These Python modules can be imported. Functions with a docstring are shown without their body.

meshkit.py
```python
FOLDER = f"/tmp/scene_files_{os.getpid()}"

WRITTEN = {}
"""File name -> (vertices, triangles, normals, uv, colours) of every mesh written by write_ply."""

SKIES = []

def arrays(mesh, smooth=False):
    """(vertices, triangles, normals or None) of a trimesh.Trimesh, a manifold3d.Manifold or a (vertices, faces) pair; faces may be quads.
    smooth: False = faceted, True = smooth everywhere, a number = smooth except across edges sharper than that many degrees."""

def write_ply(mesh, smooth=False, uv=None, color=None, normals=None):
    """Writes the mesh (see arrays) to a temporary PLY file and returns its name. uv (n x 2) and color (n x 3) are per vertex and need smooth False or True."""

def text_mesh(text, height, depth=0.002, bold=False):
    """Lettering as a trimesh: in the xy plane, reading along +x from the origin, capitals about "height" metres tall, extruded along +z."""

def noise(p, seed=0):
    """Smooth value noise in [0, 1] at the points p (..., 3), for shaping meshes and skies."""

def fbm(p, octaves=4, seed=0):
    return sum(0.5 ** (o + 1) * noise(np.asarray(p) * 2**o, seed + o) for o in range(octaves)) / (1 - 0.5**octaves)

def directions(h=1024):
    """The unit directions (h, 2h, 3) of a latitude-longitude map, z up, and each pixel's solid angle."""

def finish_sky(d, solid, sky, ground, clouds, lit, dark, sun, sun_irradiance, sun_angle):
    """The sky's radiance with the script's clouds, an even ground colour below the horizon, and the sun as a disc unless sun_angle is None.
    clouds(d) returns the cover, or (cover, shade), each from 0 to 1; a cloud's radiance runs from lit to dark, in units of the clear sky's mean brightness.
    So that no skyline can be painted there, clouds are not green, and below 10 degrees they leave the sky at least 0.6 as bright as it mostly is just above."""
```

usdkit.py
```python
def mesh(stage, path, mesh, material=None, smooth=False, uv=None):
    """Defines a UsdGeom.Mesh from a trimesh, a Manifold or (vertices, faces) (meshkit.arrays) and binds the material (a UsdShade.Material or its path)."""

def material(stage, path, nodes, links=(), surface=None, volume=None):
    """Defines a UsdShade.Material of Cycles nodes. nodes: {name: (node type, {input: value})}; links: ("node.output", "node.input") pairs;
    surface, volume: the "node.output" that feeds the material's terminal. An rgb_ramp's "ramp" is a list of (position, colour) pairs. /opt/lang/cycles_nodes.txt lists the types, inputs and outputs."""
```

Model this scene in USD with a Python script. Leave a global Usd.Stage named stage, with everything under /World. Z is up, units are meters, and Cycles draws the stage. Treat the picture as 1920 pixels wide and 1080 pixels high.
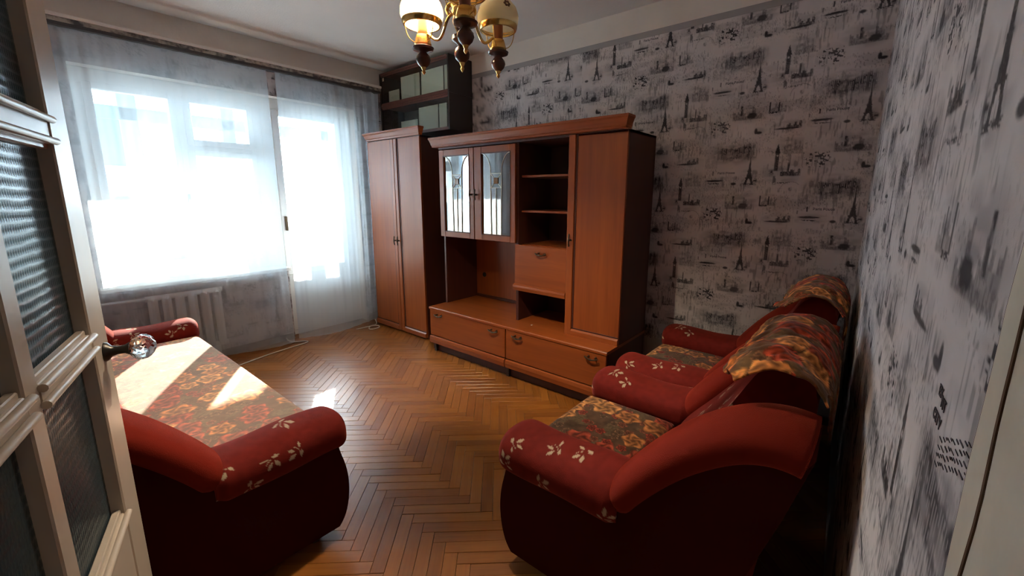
import math, random
import numpy as np
import trimesh
from shapely.geometry import Polygon, box as sbox
from pxr import Usd, UsdGeom, UsdLux, UsdShade, Gf, Sdf, Vt
import usdkit, meshkit

stage = Usd.Stage.CreateInMemory()
UsdGeom.SetStageUpAxis(stage, "Z")
UsdGeom.SetStageMetersPerUnit(stage, 1.0)
world = UsdGeom.Xform.Define(stage, "/World")
stage.SetDefaultPrim(world.GetPrim())
UsdGeom.Scope.Define(stage, "/World/Looks")
rng = np.random.default_rng(7)
random.seed(7)

# ------------------------------------------------------------------ camera, sky, sun, exposure
EXPOSURE = 1.25
SKY = 3.5
SUN = 6.5
LAMP_HALL = 4.0
F_PX, CX, CY = 783.53, 975.35, 517.26
YAW, PITCH, ROLL = 0.88999, 0.189872, -0.0047
EYE = np.array([0.0, 0.0, 1.35])


def cam_axes():
    cy, sy, cp, sp = math.cos(YAW), math.sin(YAW), math.cos(PITCH), math.sin(PITCH)
    fwd, right = np.array([sy * cp, cy * cp, -sp]), np.array([cy, -sy, 0])
    down = np.cross(fwd, right)
    cr, sr = math.cos(ROLL), math.sin(ROLL)
    return cr * right + sr * down, -sr * right + cr * down, fwd


RGT, DWN, FWD = cam_axes()
cam = UsdGeom.Camera.Define(stage, "/World/camera")
cam.CreateHorizontalApertureAttr(36.0)
cam.CreateVerticalApertureAttr(20.25)
cam.CreateFocalLengthAttr(F_PX / 1920 * 36.0)
cam.CreateHorizontalApertureOffsetAttr(-(CX - 960) / 1920 * 36.0)
cam.CreateVerticalApertureOffsetAttr((CY - 540) / 1920 * 36.0)
cam.CreateClippingRangeAttr(Gf.Vec2f(0.02, 500))
cam.CreateExposureAttr(EXPOSURE)
cam.AddTransformOp().Set(Gf.Matrix4d(*RGT, 0, *(-DWN), 0, *(-FWD), 0, *EYE, 1))

dome = UsdLux.DomeLight.Define(stage, "/World/sky")
dome.CreateColorAttr(Gf.Vec3f(0.78, 0.90, 1.0))
dome.CreateIntensityAttr(SKY)
SUN_EL = math.radians(22.3)
sun_from = np.array([0.515 * math.cos(SUN_EL), 0.857 * math.cos(SUN_EL), math.sin(SUN_EL)])
sun_from /= np.linalg.norm(sun_from)
sun = UsdLux.DistantLight.Define(stage, "/World/sun")
sun.CreateAngleAttr(0.55)
sun.CreateColorAttr(Gf.Vec3f(1.0, 0.90, 0.76))
sun.CreateIntensityAttr(SUN)
sun.CreateNormalizeAttr(True)
_x = np.cross([0, 0, 1.0], sun_from)
_x /= np.linalg.norm(_x)
_y = np.cross(sun_from, _x)
sun.AddTransformOp().Set(Gf.Matrix4d(*_x, 0, *_y, 0, *sun_from, 0, 0, 0, 0, 1))

# ------------------------------------------------------------------ helpers
used = {}


def uniq(parent, name):
    k = (parent, name)
    n = used.get(k, 0)
    used[k] = n + 1
    return f"{parent}/{name}" if n == 0 else f"{parent}/{name}_{n:03d}"


def tag(prim, label=None, cat=None, group=None, kind=None):
    for k, v in (("label", label), ("category", cat), ("group", group), ("kind", kind)):
        if v:
            prim.SetCustomDataByKey(k, v)
    return prim


def thing(name, label=None, cat=None, loc=(0, 0, 0), rotz=0.0, group=None, kind=None):
    x = UsdGeom.Xform.Define(stage, uniq("/World", name))
    x.AddTranslateOp().Set(Gf.Vec3d(*map(float, loc)))
    if rotz:
        x.AddRotateZOp().Set(float(rotz))
    p = x.GetPrim()
    tag(p, label, cat, group, kind)
    return p


def path_of(parent):
    return "/World" if parent is None else (parent if isinstance(parent, str) else str(parent.GetPath()))


def obj(name, mesh, mat, parent=None, smooth=False, paint=None, label=None, cat=None, group=None, kind=None, extra=None):
    if isinstance(mesh, list):
        mesh = trimesh.util.concatenate([m if isinstance(m, trimesh.Trimesh) else trimesh.Trimesh(*m, process=False) for m in mesh])
    m = usdkit.mesh(stage, uniq(path_of(parent), name), mesh, mat, smooth)
    for key, arr in (("paint", paint), ("grain", extra)):
        if arr is not None:
            UsdGeom.PrimvarsAPI(m).CreatePrimvar(key, Sdf.ValueTypeNames.Float3Array if key == "grain" else Sdf.ValueTypeNames.Color3fArray, "vertex").Set(
                Vt.Vec3fArray.FromNumpy(np.asarray(arr, np.float32)))
    tag(m.GetPrim(), label, cat, group, kind)
    return m.GetPrim()


def copy_of(src, name, loc, label, rotz=0.0, group=None):
    x = UsdGeom.Xform.Define(stage, uniq("/World", name))
    p = x.GetPrim()
    p.GetReferences().AddInternalReference(src.GetPath())
    p.SetInstanceable(True)
    x.ClearXformOpOrder()
    x.GetPrim().GetAttribute("xformOp:translate")
    t = x.AddTranslateOp()
    t.Set(Gf.Vec3d(*map(float, loc)))
    tag(p, label, src.GetCustomDataByKey("category"), group)
    return p


def bx(x0, x1, y0, y1, z0, z1, b=0.0):
    """A box, its edges chamfered by b."""
    x0, x1, y0, y1, z0, z1 = min(x0, x1), max(x0, x1), min(y0, y1), max(y0, y1), min(z0, z1), max(z0, z1)
    if b <= 0:
        m = trimesh.creation.box([x1 - x0, y1 - y0, z1 - z0])
        m.apply_translation([(x0 + x1) / 2, (y0 + y1) / 2, (z0 + z1) / 2])
        return m
    b = min(b, (x1 - x0) * .45, (y1 - y0) * .45, (z1 - z0) * .45)
    h = np.array([x1 - x0, y1 - y0, z1 - z0]) / 2
    v = BOX_S * h - BOX_K * b
    return trimesh.Trimesh(v + [(x0 + x1) / 2, (y0 + y1) / 2, (z0 + z1) / 2], BOX_F, process=False)


def _bevel_box():
    s, k = [], []
    for sx in (-1, 1):
        for sy in (-1, 1):
            for sz in (-1, 1):
                for ax in range(3):
                    q = np.array([sx, sy, sz], float)
                    kk = q.copy()
                    kk[ax] = 0
                    s.append(q)
                    k.append(kk)
    s, k = np.array(s), np.array(k)
    h = trimesh.convex.convex_hull(s - .2 * k)
    from scipy.spatial import cKDTree
    _, i = cKDTree(s - .2 * k).query(h.vertices)
    return s[i], k[i], h.faces.copy()


BOX_S, BOX_K, BOX_F = _bevel_box()


def sheet(axis, pos, a0, a1, b0, b1):
    """One glass surface across an axis: x -> (y, z), y -> (x, z), z -> (x, y)."""
    c = [(a0, b0), (a1, b0), (a1, b1), (a0, b1)]
    v = [{"x": (pos, a, b), "y": (a, pos, b), "z": (a, b, pos)}[axis] for a, b in c]
    return trimesh.Trimesh(np.array(v, float), [[0, 1, 2], [0, 2, 3]], process=False)


def prism(poly, axis, a, b):
    """Polygon (list of 2D points) extruded along axis between a and b; x: poly=(y,z), y: poly=(x,z), z: poly=(x,y)."""
    p = poly if isinstance(poly, Polygon) else Polygon(poly)
    m = trimesh.creation.extrude_polygon(p, b - a)
    v = m.vertices.copy()
    if axis == "x":
        v = np.c_[v[:, 2] + a, v[:, 0], v[:, 1]]
        flip = False
    elif axis == "y":
        v = np.c_[v[:, 0], v[:, 2] + a, v[:, 1]]
        flip = True
    else:
        v = np.c_[v[:, 0], v[:, 1], v[:, 2] + a]
        flip = False
    f = m.faces[:, ::-1] if flip else m.faces
    return trimesh.Trimesh(v, f, process=False)


def lathe(profile, n=28, center=(0, 0, 0)):
    """profile: (r, z) pairs."""
    p = np.array(profile, float)
    a = np.linspace(0, 2 * np.pi, n, endpoint=False)
    v = np.stack([p[:, None, 0] * np.cos(a), p[:, None, 0] * np.sin(a), np.repeat(p[:, 1:2], n, 1)], -1)
    i, j = np.meshgrid(np.arange(len(p) - 1), np.arange(n), indexing="ij")
    q = np.stack([i * n + j, i * n + (j + 1) % n, (i + 1) * n + (j + 1) % n, (i + 1) * n + j], -1).reshape(-1, 4)
    f = np.vstack([q[:, [0, 1, 2]], q[:, [0, 2, 3]]])
    return trimesh.Trimesh(v.reshape(-1, 3) + np.array(center), f, process=False)


def spline(pts, n):
    from scipy.interpolate import CubicSpline
    p = np.array(pts, float)
    d = np.r_[0, np.cumsum(np.linalg.norm(np.diff(p, axis=0), axis=1))]
    return CubicSpline(d, p)(np.linspace(0, d[-1], n))


def tube(points, r, sides=10):
    p = np.asarray(points, float)
    r = np.broadcast_to(np.asarray(r, float), (len(p),))
    t = np.gradient(p, axis=0)
    t /= np.linalg.norm(t, axis=1, keepdims=True) + 1e-12
    a = np.zeros_like(p)
    ref = np.array([0, 0, 1.0]) if abs(t[0, 2]) < .9 else np.array([1.0, 0, 0])
    for i in range(len(p)):
        ref = ref - t[i] * (ref @ t[i])
        ref /= np.linalg.norm(ref) + 1e-12
        a[i] = ref
    b = np.cross(t, a)
    ang = np.arange(sides) * 2 * np.pi / sides
    v = p[:, None] + r[:, None, None] * (np.cos(ang)[None, :, None] * a[:, None] + np.sin(ang)[None, :, None] * b[:, None])
    i, j = np.meshgrid(np.arange(len(p) - 1), np.arange(sides), indexing="ij")
    q = np.stack([i * sides + j, i * sides + (j + 1) % sides, (i + 1) * sides + (j + 1) % sides, (i + 1) * sides + j], -1).reshape(-1, 4)
    v = np.vstack([v.reshape(-1, 3), p[:1], p[-1:]])
    n0, k = len(v) - 2, np.arange(sides)
    L = (len(p) - 1) * sides
    caps = np.vstack([np.c_[(k + 1) % sides, k, np.full(sides, n0)], np.c_[L + k, L + (k + 1) % sides, np.full(sides, n0 + 1)]])
    return trimesh.Trimesh(v, np.vstack([q[:, [0, 1, 2]], q[:, [0, 2, 3]], caps]), process=False)


def grid(P, flip=False, wrap=False):
    """Quad surface through P[n, m, 3]; wrap closes the second direction."""
    n, m = P.shape[:2]
    i, j = np.meshgrid(np.arange(n - 1), np.arange(m if wrap else m - 1), indexing="ij")
    q = np.stack([i * m + j, i * m + (j + 1) % m, (i + 1) * m + (j + 1) % m, (i + 1) * m + j], -1).reshape(-1, 4)
    if flip:
        q = q[:, ::-1]
    return trimesh.Trimesh(P.reshape(-1, 3), np.vstack([q[:, [0, 1, 2]], q[:, [0, 2, 3]]]), process=False)


def cloth(P, th):
    """A thin closed sheet: P[n, m, 3] and its offset by th along the normals."""
    n, m = P.shape[:2]
    du, dv = np.gradient(P, axis=0), np.gradient(P, axis=1)
    nn = np.cross(du, dv)
    nn /= np.linalg.norm(nn, axis=2, keepdims=True) + 1e-12
    Q = P - nn * th
    a, b = grid(P), grid(Q, flip=True)
    rim = np.r_[np.arange(m), np.arange(1, n) * m + m - 1, (n - 1) * m + np.arange(m - 2, -1, -1), np.arange(n - 2, 0, -1) * m]
    r2 = np.roll(rim, -1)
    N = n * m
    side = np.vstack([np.c_[rim, rim + N, r2], np.c_[r2, rim + N, r2 + N]])
    return trimesh.Trimesh(np.vstack([a.vertices, b.vertices]), np.vstack([a.faces, b.faces + N, side]), process=False)


def sm(x, a, b):
    t = np.clip((x - a) / (b - a), 0, 1)
    return t * t * (3 - 2 * t)


def hsh(*k):
    """Repeatable 0..1 hash of integer arrays."""
    h = np.zeros(np.broadcast(*k).shape, np.int64) + 1013904223
    for i, q in enumerate(k):
        h = (h ^ (np.asarray(q).astype(np.int64) * (374761393 + 668265263 * i))) & 0xFFFFFFFF
        h = ((h ^ (h >> 13)) * 1274126177) & 0xFFFFFFFF
        h = h ^ (h >> 16)
    return (h & 0xFFFFFF) / 16777215.0


def noi(u, v, fu, fv, seed=0):
    return meshkit.noise(np.stack([np.asarray(u) * fu, np.asarray(v) * fv, np.zeros_like(np.asarray(u))], -1), seed)


# ------------------------------------------------------------------ materials
def mat(name, nodes, links, surface):
    return usdkit.material(stage, "/World/Looks/" + name, nodes, links, surface)


def plain(name, color, rough=.5, metal=0.0, spec=.5, bump=0.0, bscale=60.0, mottle=0.0, mscale=3.0, **kw):
    nodes = {"p": ("principled_bsdf", {"base_color": color, "roughness": rough, "metallic": metal, "specular_ior_level": spec, **kw})}
    links = []
    if bump or mottle:
        nodes["g"] = ("geometry", {})
    if mottle:
        nodes["n"] = ("noise_texture", {"scale": mscale, "detail": 5.0, "roughness": .6})
        nodes["r"] = ("rgb_ramp", {"ramp": [(0.3, tuple(c * (1 - mottle) for c in color)), (0.7, tuple(min(1, c * (1 + mottle)) for c in color))]})
        links += [("g.position", "n.vector"), ("n.fac", "r.fac"), ("r.color", "p.base_color")]
    if bump:
        nodes["bn"] = ("noise_texture", {"scale": bscale, "detail": 3.0})
        nodes["b"] = ("bump", {"strength": bump, "distance": .004})
        links += [("g.position", "bn.vector"), ("bn.fac", "b.height"), ("b.normal", "p.normal")]
    return mat(name, nodes, links, "p.BSDF")


def wood(name, dark, light, scale, rough=.38, coat=0.0, spec=.5):
    """Veneer: grain stretched by scale (x, y, z frequencies)."""
    nodes = {"g": ("geometry", {}), "m": ("mapping", {"scale": scale}), "n": ("noise_texture", {"scale": 1.0, "detail": 6.0, "roughness": .62, "distortion": .6}),
             "m2": ("mapping", {"scale": tuple(s * .23 for s in scale)}), "n2": ("noise_texture", {"scale": 1.0, "detail": 2.0}),
             "mx": ("math", {"math_type": "multiply_add", "value2": .6}), "h": ("math", {"math_type": "multiply", "value2": .4}),
             "r": ("rgb_ramp", {"ramp": [(0.30, dark), (0.5, tuple((a + b) / 2 for a, b in zip(dark, light))), (0.70, light)]}),
             "p": ("principled_bsdf", {"roughness": rough, "coat_weight": coat, "coat_roughness": .18, "specular_ior_level": spec})}
    links = [("g.position", "m.vector"), ("m.vector", "n.vector"), ("g.position", "m2.vector"), ("m2.vector", "n2.vector"), ("n2.fac", "h.value1"),
             ("n.fac", "mx.value1"), ("h.value", "mx.value3"), ("mx.value", "r.fac"), ("r.color", "p.base_color")]
    return mat(name, nodes, links, "p.BSDF")


def printed(name, rough, spec=.3, bump=0.0, bscale=300.0, sheen=0.0, sheen_tint=(1, 1, 1)):
    nodes = {"a": ("attribute", {"attribute": "paint"}), "p": ("principled_bsdf", {"roughness": rough, "specular_ior_level": spec, "sheen_weight": sheen, "sheen_tint": sheen_tint, "sheen_roughness": .4})}
    links = [("a.color", "p.base_color")]
    if bump:
        nodes |= {"g": ("geometry", {}), "n": ("noise_texture", {"scale": bscale, "detail": 2.0}), "b": ("bump", {"strength": bump, "distance": .002})}
        links += [("g.position", "n.vector"), ("n.fac", "b.height"), ("b.normal", "p.normal")]
    return mat(name, nodes, links, "p.BSDF")


M = {}
M["paper"] = printed("printed_wallpaper", .75, .25, .15, 500)
M["floral"] = printed("floral_tapestry", .9, .08, .5, 350, .15)
M["plush"] = printed("red_plush", .8, .1, .35, 400, .25, (1.0, .2, .12))
M["plaster"] = plain("painted_plaster", (.80, .735, .665), .9, bump=.25, bscale=60, mottle=.05)
M["ceiling"] = plain("ceiling_whitewash", (.84, .80, .76), .95, bump=.3, bscale=90, mottle=.04, mscale=1.5)
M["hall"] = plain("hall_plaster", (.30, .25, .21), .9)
M["whitepaint"] = plain("white_gloss_paint", (.88, .88, .85), .3, mottle=.04, mscale=5)
M["doorpaint"] = plain("door_gloss_paint", (.46, .385, .315), .28, bump=.12, bscale=25, mottle=.05, mscale=6)
M["casing"] = plain("casing_paint", (.70, .64, .52), .45, bump=.35, bscale=30, mottle=.10, mscale=9)
M["radiator"] = plain("radiator_enamel", (.86, .85, .82), .4)
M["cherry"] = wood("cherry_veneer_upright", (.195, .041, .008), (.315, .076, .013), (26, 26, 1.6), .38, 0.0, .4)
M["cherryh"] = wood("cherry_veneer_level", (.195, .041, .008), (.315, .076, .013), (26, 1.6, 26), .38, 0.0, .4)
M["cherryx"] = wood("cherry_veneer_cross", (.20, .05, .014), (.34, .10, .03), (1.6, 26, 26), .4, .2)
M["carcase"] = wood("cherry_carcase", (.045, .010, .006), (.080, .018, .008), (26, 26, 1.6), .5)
M["darkwood"] = plain("dark_polished_board", (.030, .018, .016), .35)
M["darkrail"] = wood("dark_red_rail", (.10, .035, .025), (.17, .06, .04), (20, 2, 20), .35)
M["turnwood"] = plain("turned_dark_wood", (.055, .016, .010), .22, coat_weight=.5)
M["brass"] = plain("polished_brass", (.78, .50, .16), .22, 1.0)
M["bronze"] = plain("aged_bronze", (.10, .07, .045), .4, .9)
M["iron"] = plain("dark_metal", (.05, .045, .04), .35, .9)
M["rail"] = plain("curtain_rail_dark", (.05, .05, .055), .5)
M["railwhite"] = plain("curtain_rail_white", (.80, .78, .74), .5)
M["cable"] = plain("white_cable", (.62, .56, .50), .5)
M["plastic"] = plain("cream_plastic", (.66, .56, .38), .4)
M["reflect_cream"] = plain("painted_reflection", (.50, .50, .42), .7)  # beige of the reflections painted behind the bookshelf glass
M["skirting"] = plain("dark_skirting", (.10, .05, .03), .5)
M["balcony"] = plain("balcony_paint", (.13, .20, .25), .6, mottle=.06)
M["concrete"] = plain("balcony_concrete", (.22, .22, .21), .9, mottle=.08)
M["bark"] = plain("pale_bark", (.20, .17, .15), .9)
M["amber"] = plain("amber_glass", (.20, .10, .03), .15)
M["lead"] = plain("lead_strip", (.80, .80, .72), .35, .2)
M["shaded_plush"] = plain("shaded_red_plush", (.038, .0025, .0015), .85, spec=.08, bump=.3, bscale=400, sheen_weight=.45, sheen_tint=(1.0, .13, .06), sheen_roughness=.3)  # shaded copy of the plush: side panels get their shade in the colour
M["lit_plush"] = plain("lit_red_plush", (.165, .013, .006), .85, spec=.08, bump=.3, bscale=400, sheen_weight=.7, sheen_tint=(1.0, .16, .07), sheen_roughness=.3)  # lit copy of the plush: light on the wings is in the colour
M["black"] = plain("black_socket", (.01, .01, .01), .6)


def pane_mat(name, tint, f0, rough=0.0):
    """Clear sheet of glass: reflects f0 head-on and more at a slant, the same from either side."""
    return mat(name, {"t": ("transparent_bsdf", {"color": tint}), "g": ("glossy_bsdf", {"color": (1, 1, 1), "roughness": rough}), "w": ("layer_weight", {"blend": .5}),
                      "p": ("math", {"math_type": "power", "value2": 5.0}), "f": ("math", {"math_type": "multiply_add", "value2": 1 - f0, "value3": f0}), "m": ("mix_closure", {})},
               [("w.facing", "p.value1"), ("p.value", "f.value1"), ("f.value", "m.fac"), ("t.BSDF", "m.closure1"), ("g.BSDF", "m.closure2")], "m.closure")


M["glass"] = pane_mat("window_glass", (.93, .96, .96), .05)
M["vitrine"] = pane_mat("cabinet_glass", (.74, .82, .82), .33)
M["bookglass"] = pane_mat("bookcase_glass", (.88, .92, .88), .07)
M["sheer"] = mat("sheer_voile", {"t": ("transparent_bsdf", {"color": (.93, .97, 1.0)}), "d": ("diffuse_bsdf", {"color": (.76, .85, .95)}), "l": ("translucent_bsdf", {"color": (.80, .90, .97)}),
                                 "a": ("mix_closure", {"fac": .62}), "m": ("mix_closure", {"fac": .50})},
                 [("d.BSDF", "a.closure1"), ("l.BSDF", "a.closure2"), ("t.BSDF", "m.closure1"), ("a.closure", "m.closure2")], "m.closure")
M["milk"] = mat("opal_upper_light", {"d": ("diffuse_bsdf", {"color": (.8, .84, .86)}), "l": ("translucent_bsdf", {"color": (.85, .9, .93)}), "m": ("mix_closure", {"fac": .6})},
                [("d.BSDF", "m.closure1"), ("l.BSDF", "m.closure2")], "m.closure")
M["opal"] = mat("opal_lamp_glass", {"p": ("principled_bsdf", {"base_color": (.80, .72, .50), "roughness": .2}), "l": ("translucent_bsdf", {"color": (.98, .95, .84)}), "m": ("mix_closure", {"fac": .62})},
                [("p.BSDF", "m.closure1"), ("l.BSDF", "m.closure2")], "m.closure")
M["bulb"] = mat("lit_bulb", {"e": ("emission", {"color": (1.0, .84, .62), "strength": 3800.0})}, [], "e.emission")
M["halllamp"] = mat("hall_lamp_glow", {"e": ("emission", {"color": (1.0, .80, .58), "strength": LAMP_HALL})}, [], "e.emission")
M["crystal"] = mat("cut_crystal", {"p": ("principled_bsdf", {"base_color": (.95, .96, .95), "roughness": .02, "transmission_weight": 1.0, "ior": 1.55})}, [], "p.BSDF")
M["figured"] = mat("figured_door_glass", {"c": ("texture_coordinate", {}), "m": ("mapping", {"scale": (1, 1, 1)}), "x": ("separate_xyz", {}), "n": ("noise_texture", {"scale": 9.0, "detail": 2.0}),
                                          "wx": ("wave_texture", {"scale": 34.0, "bands_direction": "x", "distortion": 1.2, "detail": 2.0, "detail_scale": 1.5}), "wz": ("wave_texture", {"scale": 17.0, "bands_direction": "z", "distortion": 1.6, "detail": 2.0, "detail_scale": 1.2}),
                                          "mx": ("math", {"math_type": "maximum"}), "r": ("rgb_ramp", {"ramp": [(.70, (.13, .24, .30)), (.97, (.62, .78, .84))]}), "b": ("bump", {"strength": .3, "distance": .002}),
                                          "p": ("principled_bsdf", {"roughness": .16, "transmission_weight": 1.0, "ior": 1.25}), "d": ("diffuse_bsdf", {"color": (.07, .10, .12)}), "k": ("mix_closure", {"fac": .30})},
                     [("c.object", "wx.vector"), ("c.object", "wz.vector"), ("wx.fac", "mx.value1"), ("wz.fac", "mx.value2"), ("mx.value", "r.fac"), ("r.color", "p.base_color"), ("mx.value", "b.height"), ("b.normal", "p.normal"),
                      ("p.BSDF", "k.closure1"), ("d.BSDF", "k.closure2")], "k.closure")
M["plank"] = mat("oak_parquet", {"a": ("attribute", {"attribute": "grain"}), "s": ("separate_xyz", {}), "m": ("mapping", {"scale": (3.0, 60, 1)}), "n": ("noise_texture", {"scale": 1.0, "detail": 6.0, "roughness": .65, "distortion": .4}),
                                 "g": ("geometry", {}), "w": ("noise_texture", {"scale": 2.2, "detail": 4.0, "roughness": .6}), "mx": ("math", {"math_type": "multiply_add", "value2": .55}),
                                 "r": ("rgb_ramp", {"ramp": [(.25, (.205, .062, .008)), (.55, (.315, .105, .013)), (.9, (.43, .165, .025))]}), "rr": ("map_range", {"from_min": .3, "from_max": .7, "to_min": .26, "to_max": .44, "clamp": True}),
                                 "wn": ("noise_texture", {"scale": 14.0, "detail": 4.0}), "bu": ("bump", {"strength": .25, "distance": .002}), "tz": ("math", {"math_type": "multiply", "value2": .32}),
                                 "p": ("principled_bsdf", {"specular_ior_level": .45, "coat_weight": .42, "coat_roughness": .24})},
                   [("a.vector", "m.vector"), ("m.vector", "n.vector"), ("a.vector", "s.vector"), ("s.z", "tz.value1"), ("n.fac", "mx.value1"), ("tz.value", "mx.value3"), ("mx.value", "r.fac"), ("r.color", "p.base_color"),
                    ("g.position", "w.vector"), ("w.fac", "rr.value"), ("rr.result", "p.roughness"), ("g.position", "wn.vector"), ("n.fac", "bu.height"), ("bu.normal", "p.normal")], "p.BSDF")

# ------------------------------------------------------------------ printed patterns (flat print as vertex colours)
STRIPS = [(0.042, 1.751, -.5, .3115), (0.576, 1.967, .3115, .849), (1.130, 1.786, .849, 1.392), (1.672, 1.664, 1.392, 1.80), (1.925, 1.703, 1.80, 2.18), (2.45, 1.87, 2.18, 2.72), (3.0, 1.70, 2.72, 9)]


def ink_tile(u, v):
    """Darkness (0..1) and smudge (0..1) of the city print; u right, v up, metres from the iron tower's foot."""
    a, s = np.zeros_like(u), np.zeros_like(u)
    fine, mid = noi(u, v, 420, 420, 3), noi(u, v, 150, 150, 5)

    def add(m, k=1.0):
        nonlocal a
        a = 1 - (1 - a) * (1 - np.clip(m * k, 0, 1))

    def box(u0, u1, v0, v1, e=.002):
        return sm(u, u0 - e, u0 + e) * sm(-u, -u1 - e, -u1 + e) * sm(v, v0 - e, v0 + e) * sm(-v, -v1 - e, -v1 + e)

    def blob(uc, vc, ru, rv):
        return np.clip(1 - ((u - uc) / ru) ** 2 - ((v - vc) / rv) ** 2, 0, 1)

    def skyline(u0, u1, vb, hmax, cw, seed, k, ragged=.5):
        c = np.floor(u / cw).astype(int)
        h = hmax * (.25 + .75 * hsh(c, np.full_like(c, seed)) ** 1.6)
        body = sm(u, u0 - .003, u0 + .003) * sm(-u, -u1 - .003, -u1 + .003) * sm(v, vb - .004, vb + .002) * sm(-v, -(vb + h) - .003, -(vb + h) + .001)
        tex = .35 + .65 * (noi(u, v, 260, 110, seed) > .45) * (.5 + fine)
        add(body * (1 - ragged + ragged * tex), k)

    t = v / .2
    hw = .0012 + .0035 * np.clip(1 - t, 0, 1) + .021 * np.clip(1 - t, 0, 1) ** 2.7
    e = sm(hw - np.abs(u), -.0012, .0012) * (t > -.01) * (t < 1)
    e *= 1 - sm(.013 * (1 - (np.clip(t, 0, .2) / .2) ** 2) - np.abs(u), 0, .002) * (t < .19)
    e = np.maximum(e, box(-.020, .020, .034, .039, .001) + box(-.012, .012, .075, .079, .001))
    add(e * (.7 + .5 * fine), 1.0)
    add(box(-.035, .035, -.006, .004) * (fine > .4), .8)
    add(blob(-.085, .002, .018, .010), 1.4)
    add(blob(.035, .02, .016, .02) * mid, 1.2)
    # clock tower and parliament
    add(box(.130, .150, .075, .178, .0015) * (.6 + .6 * fine), .95)
    add(box(.127, .153, .176, .184, .001), .95)
    add(sm(.012 * (1 - (v - .184) / .048) - np.abs(u - .14), -.001, .001) * (v > .183) * (v < .232), .95)
    a = a * (1 - .85 * (((u - .14) ** 2 + (v - .163) ** 2) < .0055 ** 2))
    add(blob(.118, .068, .018, .02) * mid, 1.5)
    skyline(.165, .235, .045, .085, .009, 11, .9)
    skyline(.225, .275, .045, .045, .012, 12, .75)
    add(box(.13, .147, -.005, .045, .002) * (mid > .35), .7)
    add(box(.15, .22, .0, .008) * (fine > .5), .8)
    # dense skyline of letters
    c = np.floor((u + .3) / .0085).astype(int)
    hh = .05 + .05 * hsh(c, np.full_like(c, 31))
    den = sm(u, -.23, -.15) * sm(-u, -.05, .02) * sm(v, .13, .16) * sm(-v, -.262, -.222) * (.25 + .75 * sm(noi(u, v, 24, 34, 33), .22, .55))
    add(den * ((np.mod(u + .3, .0085) < .0055) | (mid > .62)) * ((v - .14) < hh + .03) * (.25 + .9 * noi(u, v, 90, 45, 9)), .95)
    s = np.maximum(s, den * .8)
    # posts, barges, small dots
    add(box(-.215, -.209, .055, .082, .001) + box(-.262, -.258, .04, .06, .001), .9)
    add(blob(-.20, .022, .062, .007) * (.6 + .8 * mid), 1.6)
    add(blob(-.20, .004, .045, .004) * (fine > .35), 1.5)
    # palace with dome
    skyline(-.125, .035, -.155, .075, .011, 21, .55)
    add(blob(-.02, -.135, .03, .020) * (.4 + mid), 1.5)
    add(box(-.083, -.071, -.13, -.075, .002) * (.4 + mid), .9)
    # doorway bracket
    add(box(.07, .078, -.125, -.07, .001) + box(.07, .115, -.135, -.125, .0015) * (fine > .3) + box(.118, .124, -.125, -.075, .0015), .85)
    skyline(.08, .16, -.13, .055, .010, 24, .45)
    # people, horse, ship
    c2, d2 = np.floor(u / .013).astype(int), np.floor(v / .012).astype(int)
    add(box(-.265, -.135, -.235, -.15, .006) * (hsh(c2, d2, np.full_like(c2, 5)) > .60) * (mid > .38), .9)
    add(blob(.012, -.228, .010, .02) + blob(.028, -.238, .020, .009), 1.7)
    add(blob(.175, -.225, .075, .007) * (.5 + mid), 1.4)
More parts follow.
